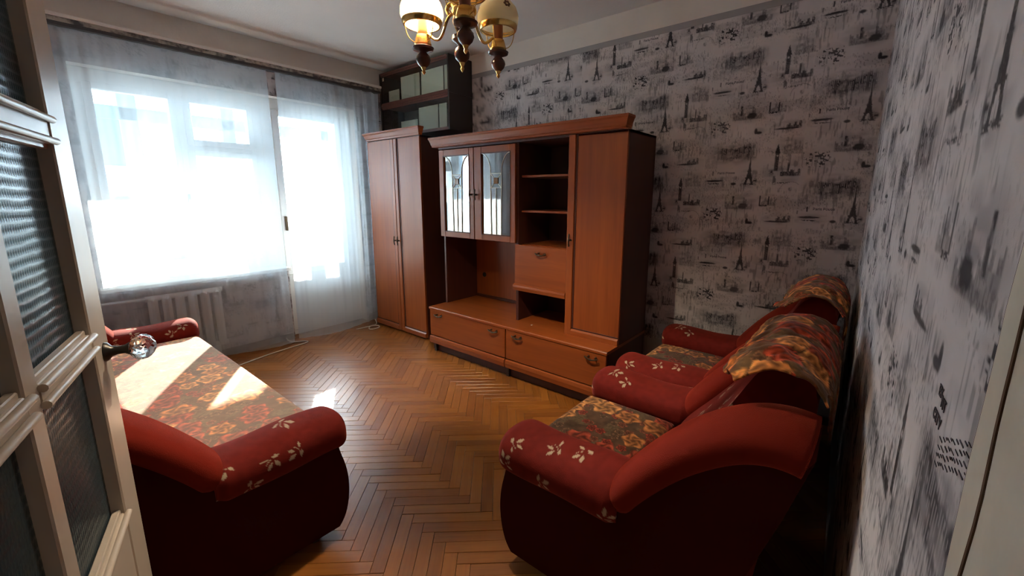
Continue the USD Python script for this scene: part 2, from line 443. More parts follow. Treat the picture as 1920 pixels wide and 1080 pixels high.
    skyline(.17, .245, -.222, .035, .010, 27, .8)
    # ghosts, wheel arc
    skyline(.17, .272, .17, .11, .010, 41, .38, .8)
    r = np.hypot(u - .225, v + .045)
    add((np.abs(r - .055) < .0022) * (v > -.05), .35)
    add(blob(.225, -.03, .012, .018) * mid, .9)
    skyline(-.265, -.19, .10, .10, .012, 43, .25, .8)
    for uc, vc, ru, rv, k in ((0, .03, .07, .07, .9), (-.11, .19, .16, .085, 1.3), (-.20, .015, .11, .035, .8), (.17, .06, .13, .075, 1.0), (-.04, -.11, .13, .075, 1.0), (.11, -.10, .07, .06, .8), (.19, -.215, .11, .04, 1.0), (-.20, -.19, .10, .07, .7), (.02, -.23, .05, .03, .8), (.21, .22, .09, .07, .8)):
        s = np.maximum(s, np.clip(k * blob(uc, vc, ru, rv), 0, 1) * (.25 + .75 * sm(noi(u, v, 26, 60, 17), .25, .75)) * .8)
    return np.clip(a * 1.15, 0, 1), np.clip(s, 0, 1)


def paper_color(u_world, z, mirror=1.0, shift=0.0, v_shift=0.0):
    """Colour of the wallpaper at a wall coordinate (metres along the wall, growing to the left when one faces it) and a height."""
    w = u_world + shift
    u, v = np.zeros_like(w), np.zeros_like(w)
    for c, zb, lo, hi in STRIPS:
        k = (w >= lo) & (w < hi)
        u[k], v[k] = c - w[k], z[k] - zb - v_shift
    v = np.mod(v + .25, .54) - .25
    a, s = ink_tile(u, v)
    soft = meshkit.fbm(np.stack([w * 5, z * 16, w * 0], -1), 4, 2)
    cloud = meshkit.fbm(np.stack([w * 9 + 5, z * 11, w * 0], -1), 4, 8)
    stroke = sm(noi(w, z, 150, 26, 14), .62, .80) * sm(cloud, .44, .60)
    fleck = sm(noi(w, z, 330, 120, 15), .66, .84) * sm(soft, .42, .60)
    a = 1 - (1 - a) * (1 - .50 * stroke) * (1 - .50 * fleck)
    s = np.maximum(s, sm(soft, .54, .76) * .42)
    s = np.maximum(s, sm(cloud, .58, .76) * .35)
    base = np.array([.68, .625, .62]) * (.90 + .22 * cloud)[:, None]
    smudge = np.array([.20, .185, .205])
    col = base * (1 - .8 * s)[:, None] + smudge * (.8 * s)[:, None]
    ink = np.array([.014, .013, .020])
    a = a * (.80 + .20 * soft)
    return col * (1 - a)[:, None] + ink * a[:, None]


def nearest_cells(a, b, size, seed):
    """Jittered cells: offset to the nearest cell point, and that cell's indices."""
    i, j = np.floor(a / size).astype(int), np.floor(b / size).astype(int)
    best, ou, ov, bi, bj = np.full(a.shape, 9e9), np.zeros_like(a), np.zeros_like(a), i.copy(), j.copy()
    for di in (-1, 0, 1):
        for dj in (-1, 0, 1):
            ci, cj = i + di, j + dj
            px = (ci + .5 + .7 * (hsh(ci, cj, ci * 0 + seed) - .5)) * size
            py = (cj + .5 + .7 * (hsh(ci, cj, ci * 0 + seed + 1) - .5)) * size
            d = (a - px) ** 2 + (b - py) ** 2
            k = d < best
            best[k], ou[k], ov[k], bi[k], bj[k] = d[k], (a - px)[k], (b - py)[k], ci[k], cj[k]
    return ou, ov, bi, bj


def floral_color(a, b):
    """Tapestry of roses: a, b in metres along the cloth."""
    n1 = meshkit.fbm(np.stack([a * 30, b * 30, a * 0], -1), 3, 4)
    n2 = meshkit.noise(np.stack([a * 160, b * 160, a * 0], -1), 6)
    col = np.array([.072, .036, .018])[None] * (.5 + 1.1 * n1)[:, None]
    lf = sm(meshkit.fbm(np.stack([a * 22 + 9, b * 22, a * 0], -1), 2, 9), .5, .62)
    col = col * (1 - lf[:, None]) + np.array([.105, .066, .032]) * (.6 + .7 * n2)[:, None] * lf[:, None]
    for size, seed, rad, tones in ((.052, 3, .019, [(.32, .045, .022), (.26, .075, .035), (.20, .10, .05)]), (.112, 11, .050, [(.60, .26, .08), (.50, .18, .05), (.38, .060, .025)])):
        ou, ov, ci, cj = nearest_cells(a, b, size, seed)
        rr, th = np.hypot(ou, ov), np.arctan2(ov, ou)
        ph = hsh(ci, cj, ci * 0 + 77) * 6.3
        R = rad * (.75 + .5 * hsh(ci, cj, ci * 0 + 78)) * (1 + .16 * np.cos(5 * th + ph) + .10 * (n1 - .5))
        q = rr / R
        m = sm(-q, -1.04, -.94) * (hsh(ci, cj, ci * 0 + 80) > .16)
        pet = .62 + .38 * np.cos(5 * th + ph + 9 * q) * sm(q, .2, .5)
        pet = pet * (.72 + .5 * n2) * (1 - .55 * sm(-q, -.30, -.12))
        pet = pet * (.75 + .45 * sm(q, .55, .95))
        tone = np.array(tones)[np.minimum((hsh(ci, cj, ci * 0 + 79) * 3).astype(int), 2)]
        fc = tone * np.clip(pet, .15, 1.4)[:, None]
        col = col * (1 - m[:, None]) + fc * m[:, None]
    return np.clip(col, .004, 1)


PLUSH = np.array([.135, .011, .007])


def sprig_color(a, b, amount=.62, seed=5):
    """Red plush with small beige leaf sprigs."""
    col = PLUSH[None] * (.85 + .3 * meshkit.noise(np.stack([a * 60, b * 60, a * 0], -1), 2))[:, None]
    ou, ov, ci, cj = nearest_cells(a, b, .125, seed)
    ph = hsh(ci, cj, ci * 0 + 7) * 6.28
    x, y = ou * np.cos(ph) + ov * np.sin(ph), -ou * np.sin(ph) + ov * np.cos(ph)
    m = np.zeros_like(a)
    for lx, ly, la, ll, lw in ((.002, .018, 1.3, .016, .0065), (.020, .004, .2, .015, .006), (-.018, -.004, 2.3, .013, .0055), (.010, -.026, -.8, .013, .004)):
        px, py = x - lx, y - ly
        qx, qy = px * math.cos(la) + py * math.sin(la), -px * math.sin(la) + py * math.cos(la)
        m = np.maximum(m, sm(1.0 - (qx / ll) ** 2 - (qy / (lw * np.clip(1.25 - np.abs(qx) / ll, .1, 1))) ** 2, -.15, .15))
    m = np.maximum(m, .8 * (np.abs(y + .012 - 14 * (x - .012) ** 2) < .0012) * (np.abs(x) < .022))
    m = m * (hsh(ci, cj, ci * 0 + 8) < amount)
    return col * (1 - m[:, None]) + np.array([.42, .33, .22]) * m[:, None]


# ------------------------------------------------------------------ the room
W, L, H = 2.962, 4.077, 2.62
XL = -.36
PTOP = 2.415
CORNER, NEAR = np.array([2.962, -.016]), np.array([.42, -.0875])


def paper_patch(parent, P0, du, n_u, n_v, z0, z1, wall_coord, shift=0.0, v_shift=0.0, us=None):
    """A sheet of wallpaper from P0 along du (a 2D vector) between two heights; wall_coord(t) is the pattern coordinate at fraction t."""
    t = np.linspace(0, 1, n_u) if us is None else us
    z = np.linspace(z0, z1, n_v)
    T, Z = np.meshgrid(t, z, indexing="ij")
    P = np.stack([P0[0] + du[0] * T, P0[1] + du[1] * T, Z], -1)
    m = grid(P)
    c = paper_color(wall_coord(T.ravel()), Z.ravel(), shift=shift, v_shift=v_shift)
    return m, c


# wall with the cabinets (x = W)
wr = thing("wall_right", kind="structure")
obj("plaster", bx(W, W + .12, -.25, L + .3, 0, H), M["plaster"], wr)
for lo, hi in ((-.016, .3115), (.3115, .849), (.849, 1.392), (1.392, 1.80), (1.80, 2.18), (2.18, 2.72), (2.72, L)):
    n = int((hi - lo) / (.0036 if hi < 2.75 else .02))
    zlo = .30 if hi < 2.75 else 1.7
    m, c = paper_patch(wr, (W - .002, lo), (0, hi - lo - .0008), n, int((PTOP - zlo) / (.0036 if hi < 2.75 else .02)), zlo, PTOP, lambda t, lo=lo, hi=hi: lo + (hi - lo) * t)
    m.invert()
    obj("wallpaper_sheet", m, M["paper"], wr, paint=c)
low = trimesh.util.concatenate([bx(W - .002, W, -.016, L, 0, .30)])
obj("wallpaper_sheet", low, M["paper"], wr, paint=np.tile([.45, .42, .43], (len(low.vertices), 1)))
obj("paper_border", bx(W - .005, W, -.016, L, PTOP, PTOP + .038, .001), plain("border_strip", (.36, .34, .34), .7), wr)

M["inkflat"] = plain("print_ink", (.07, .066, .08), .7)
for c, zb, lo, hi in STRIPS[:4]:
    for k in range(-3, 2):
        zt = zb + .54 * k + .064
        if .6 < zt < PTOP - .02 and c + .16 < hi + .02 and not (c > 1.0 and zt < 1.75):
            t = meshkit.text_mesh("Paris Pouse", .0135, .0004, bold=True)
            v = t.vertices
            obj("lettering", trimesh.Trimesh(np.c_[W - .0021 - v[:, 2], c + .185 - v[:, 0], zt + v[:, 1]], t.faces, process=False), M["inkflat"], wr)

# window wall (y = L) with an opening for window and balcony door
OX0, OX1, OZ, SILLZ, DX0 = .404, 2.373, 2.183, .70, 1.615
wb = thing("wall_back", kind="structure")
obj("plaster", [bx(XL - .1, OX0, L, L + .33, 0, H), bx(OX1, W + .12, L, L + .33, 0, H), bx(OX0, OX1, L, L + .33, OZ, H), bx(OX0, DX0, L, L + .33, 0, SILLZ - .02)], M["plaster"], wb)
for x0, x1, z0, z1 in ((XL, OX0, .0, PTOP), (OX0, OX1, OZ, PTOP), (OX0, DX0, .0, SILLZ - .03), (OX1, W, 0, PTOP)):
    m, c = paper_patch(wb, (x1, L - .002), (x0 - x1, 0), max(4, int((x1 - x0) / .008)), max(4, int((z1 - z0) / .008)), z0, z1, lambda t, x0=x0, x1=x1: (x1 - (x1 - x0) * t) * -1 + 3.4, v_shift=.12)
    m.invert()
    obj("wallpaper_sheet", m, M["paper"], wb, paint=c)

# wall that holds the room door: the part to the right of the doorway, close to the camera
wf = thing("wall_front", kind="structure")
dirf = (CORNER - NEAR)
lenf = np.linalg.norm(dirf)
dirf = dirf / lenf
nrm = np.array([-dirf[1], dirf[0]])
JAMB = NEAR - dirf * .16


def quad_wall(p, q, back, z0, z1):
    b = np.array(back)
    return prism([tuple(p), tuple(q), tuple(q + b), tuple(p + b)], "z", z0, z1)


obj("plaster", quad_wall(JAMB, CORNER + dirf * .1, -nrm * .14, 0, H), M["plaster"], wf)
us = np.linspace(0, 1, 470) ** 1.35
m, c = paper_patch(wf, tuple(NEAR + nrm * .002), tuple(dirf * lenf), 470, 860, .28, PTOP, lambda t: 1.93 - (t * lenf - .7), shift=-.02, v_shift=.085, us=us)
obj("wallpaper_sheet", m, M["paper"], wf, paint=c)
m = prism([tuple(NEAR), tuple(CORNER), tuple(CORNER + nrm * .002), tuple(NEAR + nrm * .002)], "z", 0, .28)
obj("wallpaper_sheet", m, M["paper"], wf, paint=np.tile([.45, .42, .43], (len(m.vertices), 1)))
m = prism([tuple(NEAR), tuple(CORNER), tuple(CORNER + nrm * .005), tuple(NEAR + nrm * .005)], "z", PTOP, PTOP + .038)
obj("paper_border", m, plain("border_strip_front", (.36, .34, .34), .7), wf)
# lettering of the print on the near wall
def lettering(text, h, at, z, depth=.0006):
    """Print on the front wall: reads away from the doorway, starting at distance `at` from the paper's near edge."""
    t = meshkit.text_mesh(text, h, depth, bold=True)
    v = t.vertices
    # the wall is seen from its +nrm side, reading direction is -dirf when facing it; lay text along -dirf
    p = NEAR[None] + dirf[None] * (at - v[:, :1]) + nrm[None] * (.0024 + v[:, 2:3])
    return trimesh.Trimesh(np.c_[p, z + v[:, 1]], t.faces, process=False)


for text, h, at, z in (("EK", .011, .145, 1.158), ("NT", .011, .128, 1.152), ("CITY", .011, .150, 1.132)):
    obj("lettering", lettering(text, h, at, z), M["inkflat"], wf)
rows = []
rr_ = np.random.default_rng(5)
for k in range(4):
    x = .108
    while x > .016:
        wd_ = rr_.uniform(.004, .014)
        p0, p1 = NEAR + dirf * x + nrm * .0022, NEAR + dirf * max(.014, x - wd_) + nrm * .0022
        z0 = 1.128 + (.108 - x) * .44 - .0085 * k
        rows.append(quad_wall(p0, p1, nrm * .0004, z0, z0 + rr_.uniform(.0009, .0016)))
        x -= wd_ + .0008
obj("print_lines", rows, M["inkflat"], wf)

# door casing at the end of that wall: peeling cream paint
tr = thing("trim_1", kind="structure")
zz = np.linspace(0, 2.1, 90)
wob = .004 * np.sin(zz * 17) + .007 * (meshkit.noise(np.stack([zz * 6, zz * 0, zz * 0], -1), 3) - .5) + .005 * (meshkit.noise(np.stack([zz * 25, zz * 0, zz * 0], -1), 4) - .5)
edge = [(.004 + w, z) for w, z in zip(wob, zz)]
poly = Polygon([(-.17, 0)] + edge + [(-.17, 2.1)])
m = trimesh.creation.extrude_polygon(poly, .0035)
v = m.vertices
m = trimesh.Trimesh(np.c_[NEAR[None] + dirf[None] * v[:, :1] + nrm[None] * (v[:, 2:3]), v[:, 1]], m.faces, process=False)
m.fix_normals()
obj("casing_board", m, M["casing"], tr)
crk = [NEAR + dirf * (-.030 + .012 * math.sin(z * 9) * .5 + .010 * (meshkit.noise(np.array([[z * 14, 0, 0]]), 12)[0] - .5)) + nrm * .0036 for z in zz]
obj("paint_crack", tube(np.c_[np.array(crk), zz], .0016, 5), plain("crack_brown", (.12, .06, .03), .9), tr)
e2 = [NEAR + dirf * (.005 + w) + nrm * .002 for w in wob]
obj("torn_paper_edge", tube(np.c_[np.array(e2), zz], .0014, 5), plain("torn_edge", (.06, .05, .045), .9), tr)

# left wall, hall behind the camera
wl = thing("wall_left", kind="structure")
obj("plaster", bx(XL - .1, XL, .5, L, 0, H), M["plaster"], wl)
ml = bx(XL, XL + .002, .55, L, 0, PTOP)
obj("wallpaper_sheet", ml, M["paper"], wl, paint=np.tile([.48, .45, .46], (len(ml.vertices), 1)))
obj("door_return", bx(XL, -.155, .40, .50, 0, H), M["hall"], wl)
wh = thing("wall_hall", kind="structure")
obj("plaster", [bx(-1.25, -1.15, -1.7, .5, 0, H), bx(-1.25, 1.3, -1.8, -1.7, 0, H), bx(-1.25, XL, .40, .5, 0, H), bx(1.2, 1.3, -1.7, -.2, 0, H), bx(JAMB[0], 1.3, -.34, -.235, 0, H)], M["hall"], wh)
obj("door_header", [bx(-.2, .32, -.12, .42, 2.06, H)], M["hall"], wh)
ce = thing("ceiling", kind="structure")
obj("slab", bx(-1.3, W + .15, -1.85, L + .33, H, H + .12), M["ceiling"], ce)

# parquet: every plank a piece
fl = thing("floor", kind="structure")
obj("screed", bx(-1.3, W + .15, -1.85, L + .33, -.10, -.014), plain("screed_dark", (.05, .03, .02), .9), fl)
PW, PL, ROT = .052, .338, math.radians(-3.2)
cR, sR = math.cos(ROT), math.sin(ROT)
s2 = math.sqrt(.5)
ORG = np.array([1.247, 2.56])
room = sbox(XL, -.09, W, L + .10)
planks = []
E1, E2 = np.array([s2, s2]), np.array([-s2, s2])
for col in range(-9, 9):
    for row in range(-80, 80):
        cor = col * np.array([PL, -PL]) + row * np.array([PW, PW])
        for mid, d in ((cor + [PL / 2, PW / 2], E1), (cor + [PL + PW / 2, PW - PL / 2], E2)):
            c = mid[0] * E1 + mid[1] * E2
            q = np.array([c[0] * cR - c[1] * sR, c[0] * sR + c[1] * cR]) + ORG
            if not (XL - .15 < q[0] < W + .1 and -.25 < q[1] < L + .15):
                continue
            planks.append((q, np.array([d[0] * cR - d[1] * sR, d[0] * sR + d[1] * cR])))


def plank_mesh(q, dd, r):
    nn = np.array([-dd[1], dd[0]])
    hl, hw = PL / 2 - .0006, PW / 2 - .0006
    m = bx(-hl, hl, -hw, hw, -.014, 0, .0009)
    v = m.vertices
    tilt = r.normal(0, .0045, 2)
    z = v[:, 2] + r.uniform(-.0008, .0003) + np.clip(v[:, 1] * tilt[0] + v[:, 0] * tilt[1] * .25, -.001, .001) * (v[:, 2] > -.01)
    xy = q[None] + v[:, :1] * dd[None] + v[:, 1:2] * nn[None]
    off = r.uniform(0, 50, 2)
    grain = np.c_[v[:, 0] + off[0], v[:, 1] + off[1], np.full(len(v), r.uniform(0, 1))]
    return trimesh.Trimesh(np.c_[xy, z], m.faces, process=False), grain


def seen_px(p):
    d = np.asarray(p, float) - EYE
    zc = d @ FWD
    return (F_PX * (d @ RGT) / zc + CX, F_PX * (d @ DWN) / zc + CY, zc)


def hidden(q):
    x, y = q
    return (x < .68 and 1.40 < y < 3.5) or (x > 2.26 and 1.1 < y) or (.98 < x and y < .84) or (x > 2.4 and y > 3)


score = []
for i, (q, dd) in enumerate(planks):
    u, v, zc = seen_px((q[0], q[1], 0))
    score.append((F_PX ** 2 / zc ** 3) if zc > .2 and 60 < u < 1500 and v < 1110 and not hidden(q) else 0)
order = np.argsort(score)[::-1]
single = set(order[:298].tolist())
rest, rest_g = [], []
prng = np.random.default_rng(3)
for i, (q, dd) in enumerate(planks):
    m, gr = plank_mesh(q, dd, prng)
    # clip by the room: planks that cross a wall lie under it
    if i in single and score[i] > 0:
        obj("plank", m, M["plank"], fl, extra=gr)
    else:
        rest.append(m)
        rest_g.append(gr)
obj("far_planks", rest, M["plank"], fl, extra=np.vstack(rest_g), kind="stuff")
obj("hall_boards", bx(-1.2, 1.2, -1.7, -.22, -.014, -.0035), M["cherryx"], fl)
bb = thing("baseboard_back", kind="structure")
obj("board", [bx(XL, DX0 - .02, L - .022, L - .002, 0, .055, .003), bx(OX1 + .02, W, L - .022, L - .002, 0, .055, .003)], M["skirting"], bb)
b2 = thing("baseboard_right", kind="structure")
obj("board", bx(W - .022, W - .002, .0, L - .03, 0, .055, .003), M["skirting"], b2)

# ------------------------------------------------------------------ window, balcony door
YF = 4.175


def frame_bars(parent, name, x0, x1, z0, z1, w, y0, y1, material, b=.004):
    """Four bars round an opening's inner rectangle x0..x1, z0..z1."""
    obj(name, [bx(x0 - w, x0, y0, y1, z0 - w, z1 + w, b), bx(x1, x1 + w, y0, y1, z0 - w, z1 + w, b), bx(x0, x1, y0, y1, z1, z1 + w, b), bx(x0, x1, y0, y1, z0 - w, z0, b)], material, parent)


win = thing("window_1", kind="structure")
obj("outer_frame", [bx(OX0, .512 - .03, YF + .003, YF + .117, SILLZ + .002, OZ - .002, .004), bx(OX0, 1.6198, YF, YF + .12, OZ - .10, OZ, .004), bx(OX0, DX0, YF, YF + .12, SILLZ, SILLZ + .10, .004),
                    bx(.945, 1.03, YF + .003, YF + .117, SILLZ + .002, OZ - .002, .004), bx(1.46, 1.62, YF + .003, YF + .117, SILLZ + .002, OZ - .002, .004)], M["whitepaint"], win)
for x0, x1, z0, z1 in ((.512, .915, .836, 2.05), (1.05, 1.437, 1.772, 2.046), (1.045, 1.442, .825, 1.648)):
    frame_bars(win, "sash", x0, x1, z0, z1, .045, YF - .014, YF + .04, M["whitepaint"])
    obj("pane", sheet("y", YF + .014, x0 - .004, x1 + .004, z0 - .004, z1 + .004), M["glass"], win)
obj("transom", bx(1.0, 1.50, YF + .006, YF + .1, 1.665, 1.755, .004), M["whitepaint"], win)
obj("sill_board", bx(OX0 - .05, DX0 - .01, L - .10, YF + .02, SILLZ - .03, SILLZ, .006), M["whitepaint"], win)
obj("handle", [bx(.955, .972, YF - .03, YF - .012, 1.25, 1.35, .004)], M["bronze"], win)
bd = thing("door_2", kind="structure")
obj("outer_frame", [bx(1.6202, DX0 + .06, YF + .003, YF + .117, .002, OZ - .002, .004), bx(2.24, OX1, YF + .003, YF + .117, .002, OZ - .002, .004), bx(1.6202, OX1, YF, YF + .12, 2.06, OZ, .004), bx(1.6202, OX1, YF, YF + .12, 0, .045, .004)], M["whitepaint"], bd)
frame_bars(bd, "leaf_frame", 1.69, 2.205, .655, 2.035, .055, YF - .016, YF + .04, M["whitepaint"])
obj("lower_panel", bx(1.65, 2.32, YF - .010, YF + .03, .05, .60, .004), M["whitepaint"], bd)
obj("pane", sheet("y", YF + .014, 1.686, 2.209, .65, 2.04), M["glass"], bd)
obj("hinge_stile", bx(2.262, 2.325, YF - .016, YF + .04, .05, 2.10, .004), M["whitepaint"], bd)
obj("handle", [bx(1.655, 1.672, YF - .05, YF - .016, 1.02, 1.15, .004)], M["bronze"], bd)

# ------------------------------------------------------------------ balcony and outdoors
YB = 5.35
bal = thing("balcony", "pale blue glazed balcony outside the white window and its door", "balcony", (0, L + .33, 0))
o = np.array([0, L + .33, 0])


def bo(*a):
    m = bx(*a)
    m.apply_translation(-o)
    return m


obj("floor_slab", bo(-.8, 3.6, L + .331, YB + .08, -.16, -.02), M["concrete"], bal)
obj("parapet", bo(-.8, 3.6, YB, YB + .05, -.02, 1.19, .005), M["balcony"], bal)
obj("handrail", bo(-.8, 3.6, YB - .03, YB + .08, 1.19, 1.24, .008), M["balcony"], bal)
for x0, x1 in ((-.25, -.12), (.80, .935), (1.595, 1.715), (2.635, 2.735), (3.4, 3.5)):
    obj("post", bo(x0, x1, YB - .03, YB + .06, 1.24, 2.34, .006), M["balcony"], bal)
obj("beam", bo(-.8, 3.6, YB - .03, YB + .06, 2.005, 2.125, .006), M["balcony"], bal)
obj("head_beam", bo(-.8, 3.6, YB - .03, YB + .06, 2.30, 2.40, .006), M["balcony"], bal)
obj("added_shade_slab", bo(-.8, 3.6, L + .331, YB + .62, 2.40, 2.50, .006), M["concrete"], bal)  # unseen slab added, its overhang sized to keep sun off the upper curtain
obj("side_board", bo(.42, .80, YB - .01, YB + .012, 1.60, 2.03, .003), M["balcony"], bal)
obj("cross_rail", bo(.42, .80, YB - .012, YB + .012, 1.25, 1.33, .003), M["balcony"], bal)
for x0, x1 in ((-.12, .80), (.935, 1.595), (1.715, 2.635), (2.735, 3.4)):
    obj("pane", sheet("y", YB + .017 - o[1], x0, x1, 1.24, 2.03), M["glass"], bal)
    obj("upper_light", sheet("y", YB + .017 - o[1], x0, x1, 2.125, 2.30), M["glass"], bal)


gr_ = obj("ground", bx(-40, 50, L + 1.9, 70, -6.6, -6.5), plain("pale_courtyard", (.42, .42, .41), .95, mottle=.1), None)
tag(gr_, kind="structure")


def bare_tree(loc, height, seed, label):
    r = np.random.default_rng(seed)
    t = thing("bare_tree", label, "tree", loc, group=None)
    obj("trunk", tube(spline([(0, 0, 0), (.08, .05, height * .35), (-.05, 0, height * .65), (.02, .05, height)], 14), np.linspace(.14, .03, 14), 8), M["bark"], t, smooth=50)
    br = []
    for k in range(26):
        z0 = height * r.uniform(.3, .95)
        ang, ln = r.uniform(0, 6.28), r.uniform(.6, 1.9)
        p = np.array([(0, 0, z0), (math.cos(ang) * ln * .5, math.sin(ang) * ln * .5, z0 + ln * .35), (math.cos(ang + .2) * ln, math.sin(ang + .2) * ln, z0 + ln * .55)])
        br.append(tube(spline(p, 6), np.linspace(.035, .008, 6), 5))
        for _ in range(3):
            q = p[1] + (p[2] - p[1]) * r.uniform(0, .8)
            e = q + r.normal(0, .35, 3) + [0, 0, .25]
            br.append(tube(np.array([q, (q + e) / 2 + r.normal(0, .05, 3), e]), np.array([.012, .008, .004]), 4))
    obj("branches", br, M["bark"], t, kind="stuff")
    return t


bare_tree((3.25, 12.5, -6.5), 12.5, 5, "bare leafless tree outside, seen through the middle window pane")
bare_tree((-.2, 15.0, -6.5), 12.0, 8, "bare leafless tree outside, farther off to the left of the balcony")

# ------------------------------------------------------------------ curtains
YC = 3.93


def sheer(name, x0, x1, n, foldf, z0, z1, label, seed):
    r = np.random.default_rng(seed)
    s = np.linspace(0, 1, n)
    z = np.linspace(0, 1, 46)
    S, Z = np.meshgrid(s, z, indexing="ij")
    amp, x = foldf(S)
    ph = 7 * S + np.cumsum(np.ones_like(S), axis=0) * 0
    y = YC + amp * np.sin(2 * np.pi * x * 8.5 + 1.3 * np.sin(3 * Z + seed) + 4 * S) + .35 * amp * np.sin(2 * np.pi * x * 21 + seed + Z * 2)
    y -= .030 * (1 - Z) ** 2 * np.sin(x * 5 + seed)
    X = x0 + (x1 - x0) * S + .006 * np.sin(6 * Z + seed) * (1 - Z)
    zz_ = z0 + .012 * np.sin(X * 7 + seed) * (1 - Z) + (z1 - z0) * Z
    P = np.stack([X, y, zz_], -1)
    return obj(name, grid(P), M["sheer"], None, smooth=True, label=label, cat="curtain", group="sheer curtains at the window")


sheer("sheer_curtain", XL + .03, 1.535, 260, lambda S: (.003 + .002 * np.sin(S * 11) ** 2, XL + 1.9 * S), .028, 2.345, "wide white sheer curtain across the window above the sofa", 1)
sheer("sheer_curtain", 1.602, 2.56, 240, lambda S: (.005 + .017 * sm(S, .62, .95), 1.578 + .98 * S), .022, 2.345, "narrower white sheer curtain over the balcony door beside the wardrobe", 4)
ra = thing("curtain_rail", "long dark curtain rail with a white top lip above the window", "curtain rail", (XL + .01, YC, 2.35))
o = np.array([XL + .01, YC, 2.35])
x1r = 2.58
for nm, args, mm in (("track", (XL + .01, x1r, YC - .035, YC + .03, 2.346, 2.372, .003), "rail"), ("fascia", (XL + .01, x1r, YC - .040, YC - .030, 2.366, 2.392, .001), None), ("lip", (XL + .01, x1r, YC - .050, YC - .026, 2.392, 2.412, .002), "railwhite")):
    m = bx(*args)
    m.apply_translation(-o)
    if mm is None:
        mm_ = mat("mottled_fascia", {"g": ("geometry", {}), "n": ("noise_texture", {"scale": 22.0, "detail": 4.0}), "r": ("rgb_ramp", {"ramp": [(.38, (.06, .06, .065)), (.60, (.42, .41, .38))]}), "p": ("principled_bsdf", {"roughness": .6})},
                  [("g.position", "n.vector"), ("n.fac", "r.fac"), ("r.color", "p.base_color")], "p.BSDF")
        obj(nm, m, mm_, ra)
    else:
        obj(nm, m, M[mm], ra)
for k in range(4):
    m = bx(.1 + .8 * k, .13 + .8 * k, YC - .02, L - .003, 2.36, 2.385, .002)
    m.apply_translation(-o)
    obj("bracket", m, M["rail"], ra)

# ------------------------------------------------------------------ radiator, pipe, cable
rd = thing("radiator", "white cast iron sectional radiator under the window behind the sheer curtain", "radiator", (.82, 4.0, 0))
for k in range(6):
    x = -.20 + .08 * k
    sec = [bx(x - .028, x + .028, -.015, .055, .12, .60, .018), bx(x - .012, x + .012, -.035, .065, .14, .585, .010)]
    obj("section", sec, M["radiator"], rd)
obj("top_header", tube(np.array([(-.24, .02, .585), (.0, .02, .585), (.24, .02, .585)]), .021, 10), M["radiator"], rd, smooth=40)
obj("bottom_header", tube(np.array([(-.24, .02, .135), (.0, .02, .135), (.24, .02, .135)]), .021, 10), M["radiator"], rd, smooth=40)
obj("supply_pipe", tube(spline([(-.24, .02, .585), (-.6, .02, .59), (-1.12, .02, .60)], 8), .012, 8), M["radiator"], rd, smooth=40)
for x in (-.16, .16):
    obj("foot", bx(x - .02, x + .02, -.01, .045, 0, .125, .006), M["radiator"], rd)
cpts = [(.72, 3.66, .006), (.95, 3.70, .006), (1.30, 3.80, .006), (1.55, 3.835, .006), (1.64, 3.87, .006), (1.60, 3.915, .008), (1.52, 3.955, .02), (1.50, 3.99, .05)]
obj("cable", tube(spline(cpts, 50), .0055, 7), M["cable"], None, smooth=50, label="white cable looping across the parquet below the window", cat="cable")
cp2 = [(2.12, 3.86, .006), (2.22, 3.83, .012), (2.33, 3.80, .006), (2.30, 3.74, .006), (2.20, 3.75, .012), (2.24, 3.80, .02), (2.33, 3.84, .012), (2.36, 3.90, .05)]
obj("cable", tube(spline(cp2, 60), .005, 7), M["cable"], None, smooth=50, label="small tangled white cable on the floor beside the wardrobe foot", cat="cable")

# ------------------------------------------------------------------ cabinets
XF = 2.38


def pull(parent, y, z, x, vertical=True):
    """Bronze handle: two rosettes and a waisted bar."""
    t = np.linspace(-1, 1, 17)
    r = .0044 + .0034 * np.exp(-(t / .22) ** 2) + .0022 * np.exp(-((np.abs(t) - .72) / .16) ** 2)
    ln = .042 if vertical else .048
    bow = -.018 - .006 * (1 - t ** 2)
    P = np.c_[np.full(17, x) + bow, np.full(17, y), z + t * ln] if vertical else np.c_[np.full(17, x) + bow, y + t * ln, z - .012 * (1 - t ** 2)]
    parts = [tube(P, r, 8)]
    for s in ((0,) if vertical else (-.55, .55)):
        c = np.array([x, y + (0 if vertical else s * ln), z + (s * ln if vertical else 0)])
        parts.append(tube(np.array([c, c + [-.008, 0, 0], c + [-.02, 0, 0]]), np.array([.008, .0055, .004]), 8))
        if vertical:
            parts.append(bx(x - .004, x, y - .014, y + .014, z - .006, z + .006, .002))
    return obj("handle", parts, M["bronze"], parent, smooth=40)


def crown(y0, y1, xf, xb, z0, prof):
    """Cornice: rings that flare outward; prof = (offset, height) pairs."""
    P = []
    for off, dz in prof:
        P.append([(xb, y0 - off, z0 + dz), (xf - off, y0 - off, z0 + dz), (xf - off, y1 + off, z0 + dz), (xb, y1 + off, z0 + dz)])
    P = np.array(P)
    m = grid(P, wrap=True)
    n = len(prof)
    v = m.vertices
    f = np.vstack([m.faces, [[0, 1, 2], [0, 2, 3]], [[4 * n - 4, 4 * n - 2, 4 * n - 3], [4 * n - 4, 4 * n - 1, 4 * n - 2]]])
    m = trimesh.Trimesh(v, f, process=False)
    m.fix_normals()
    return m


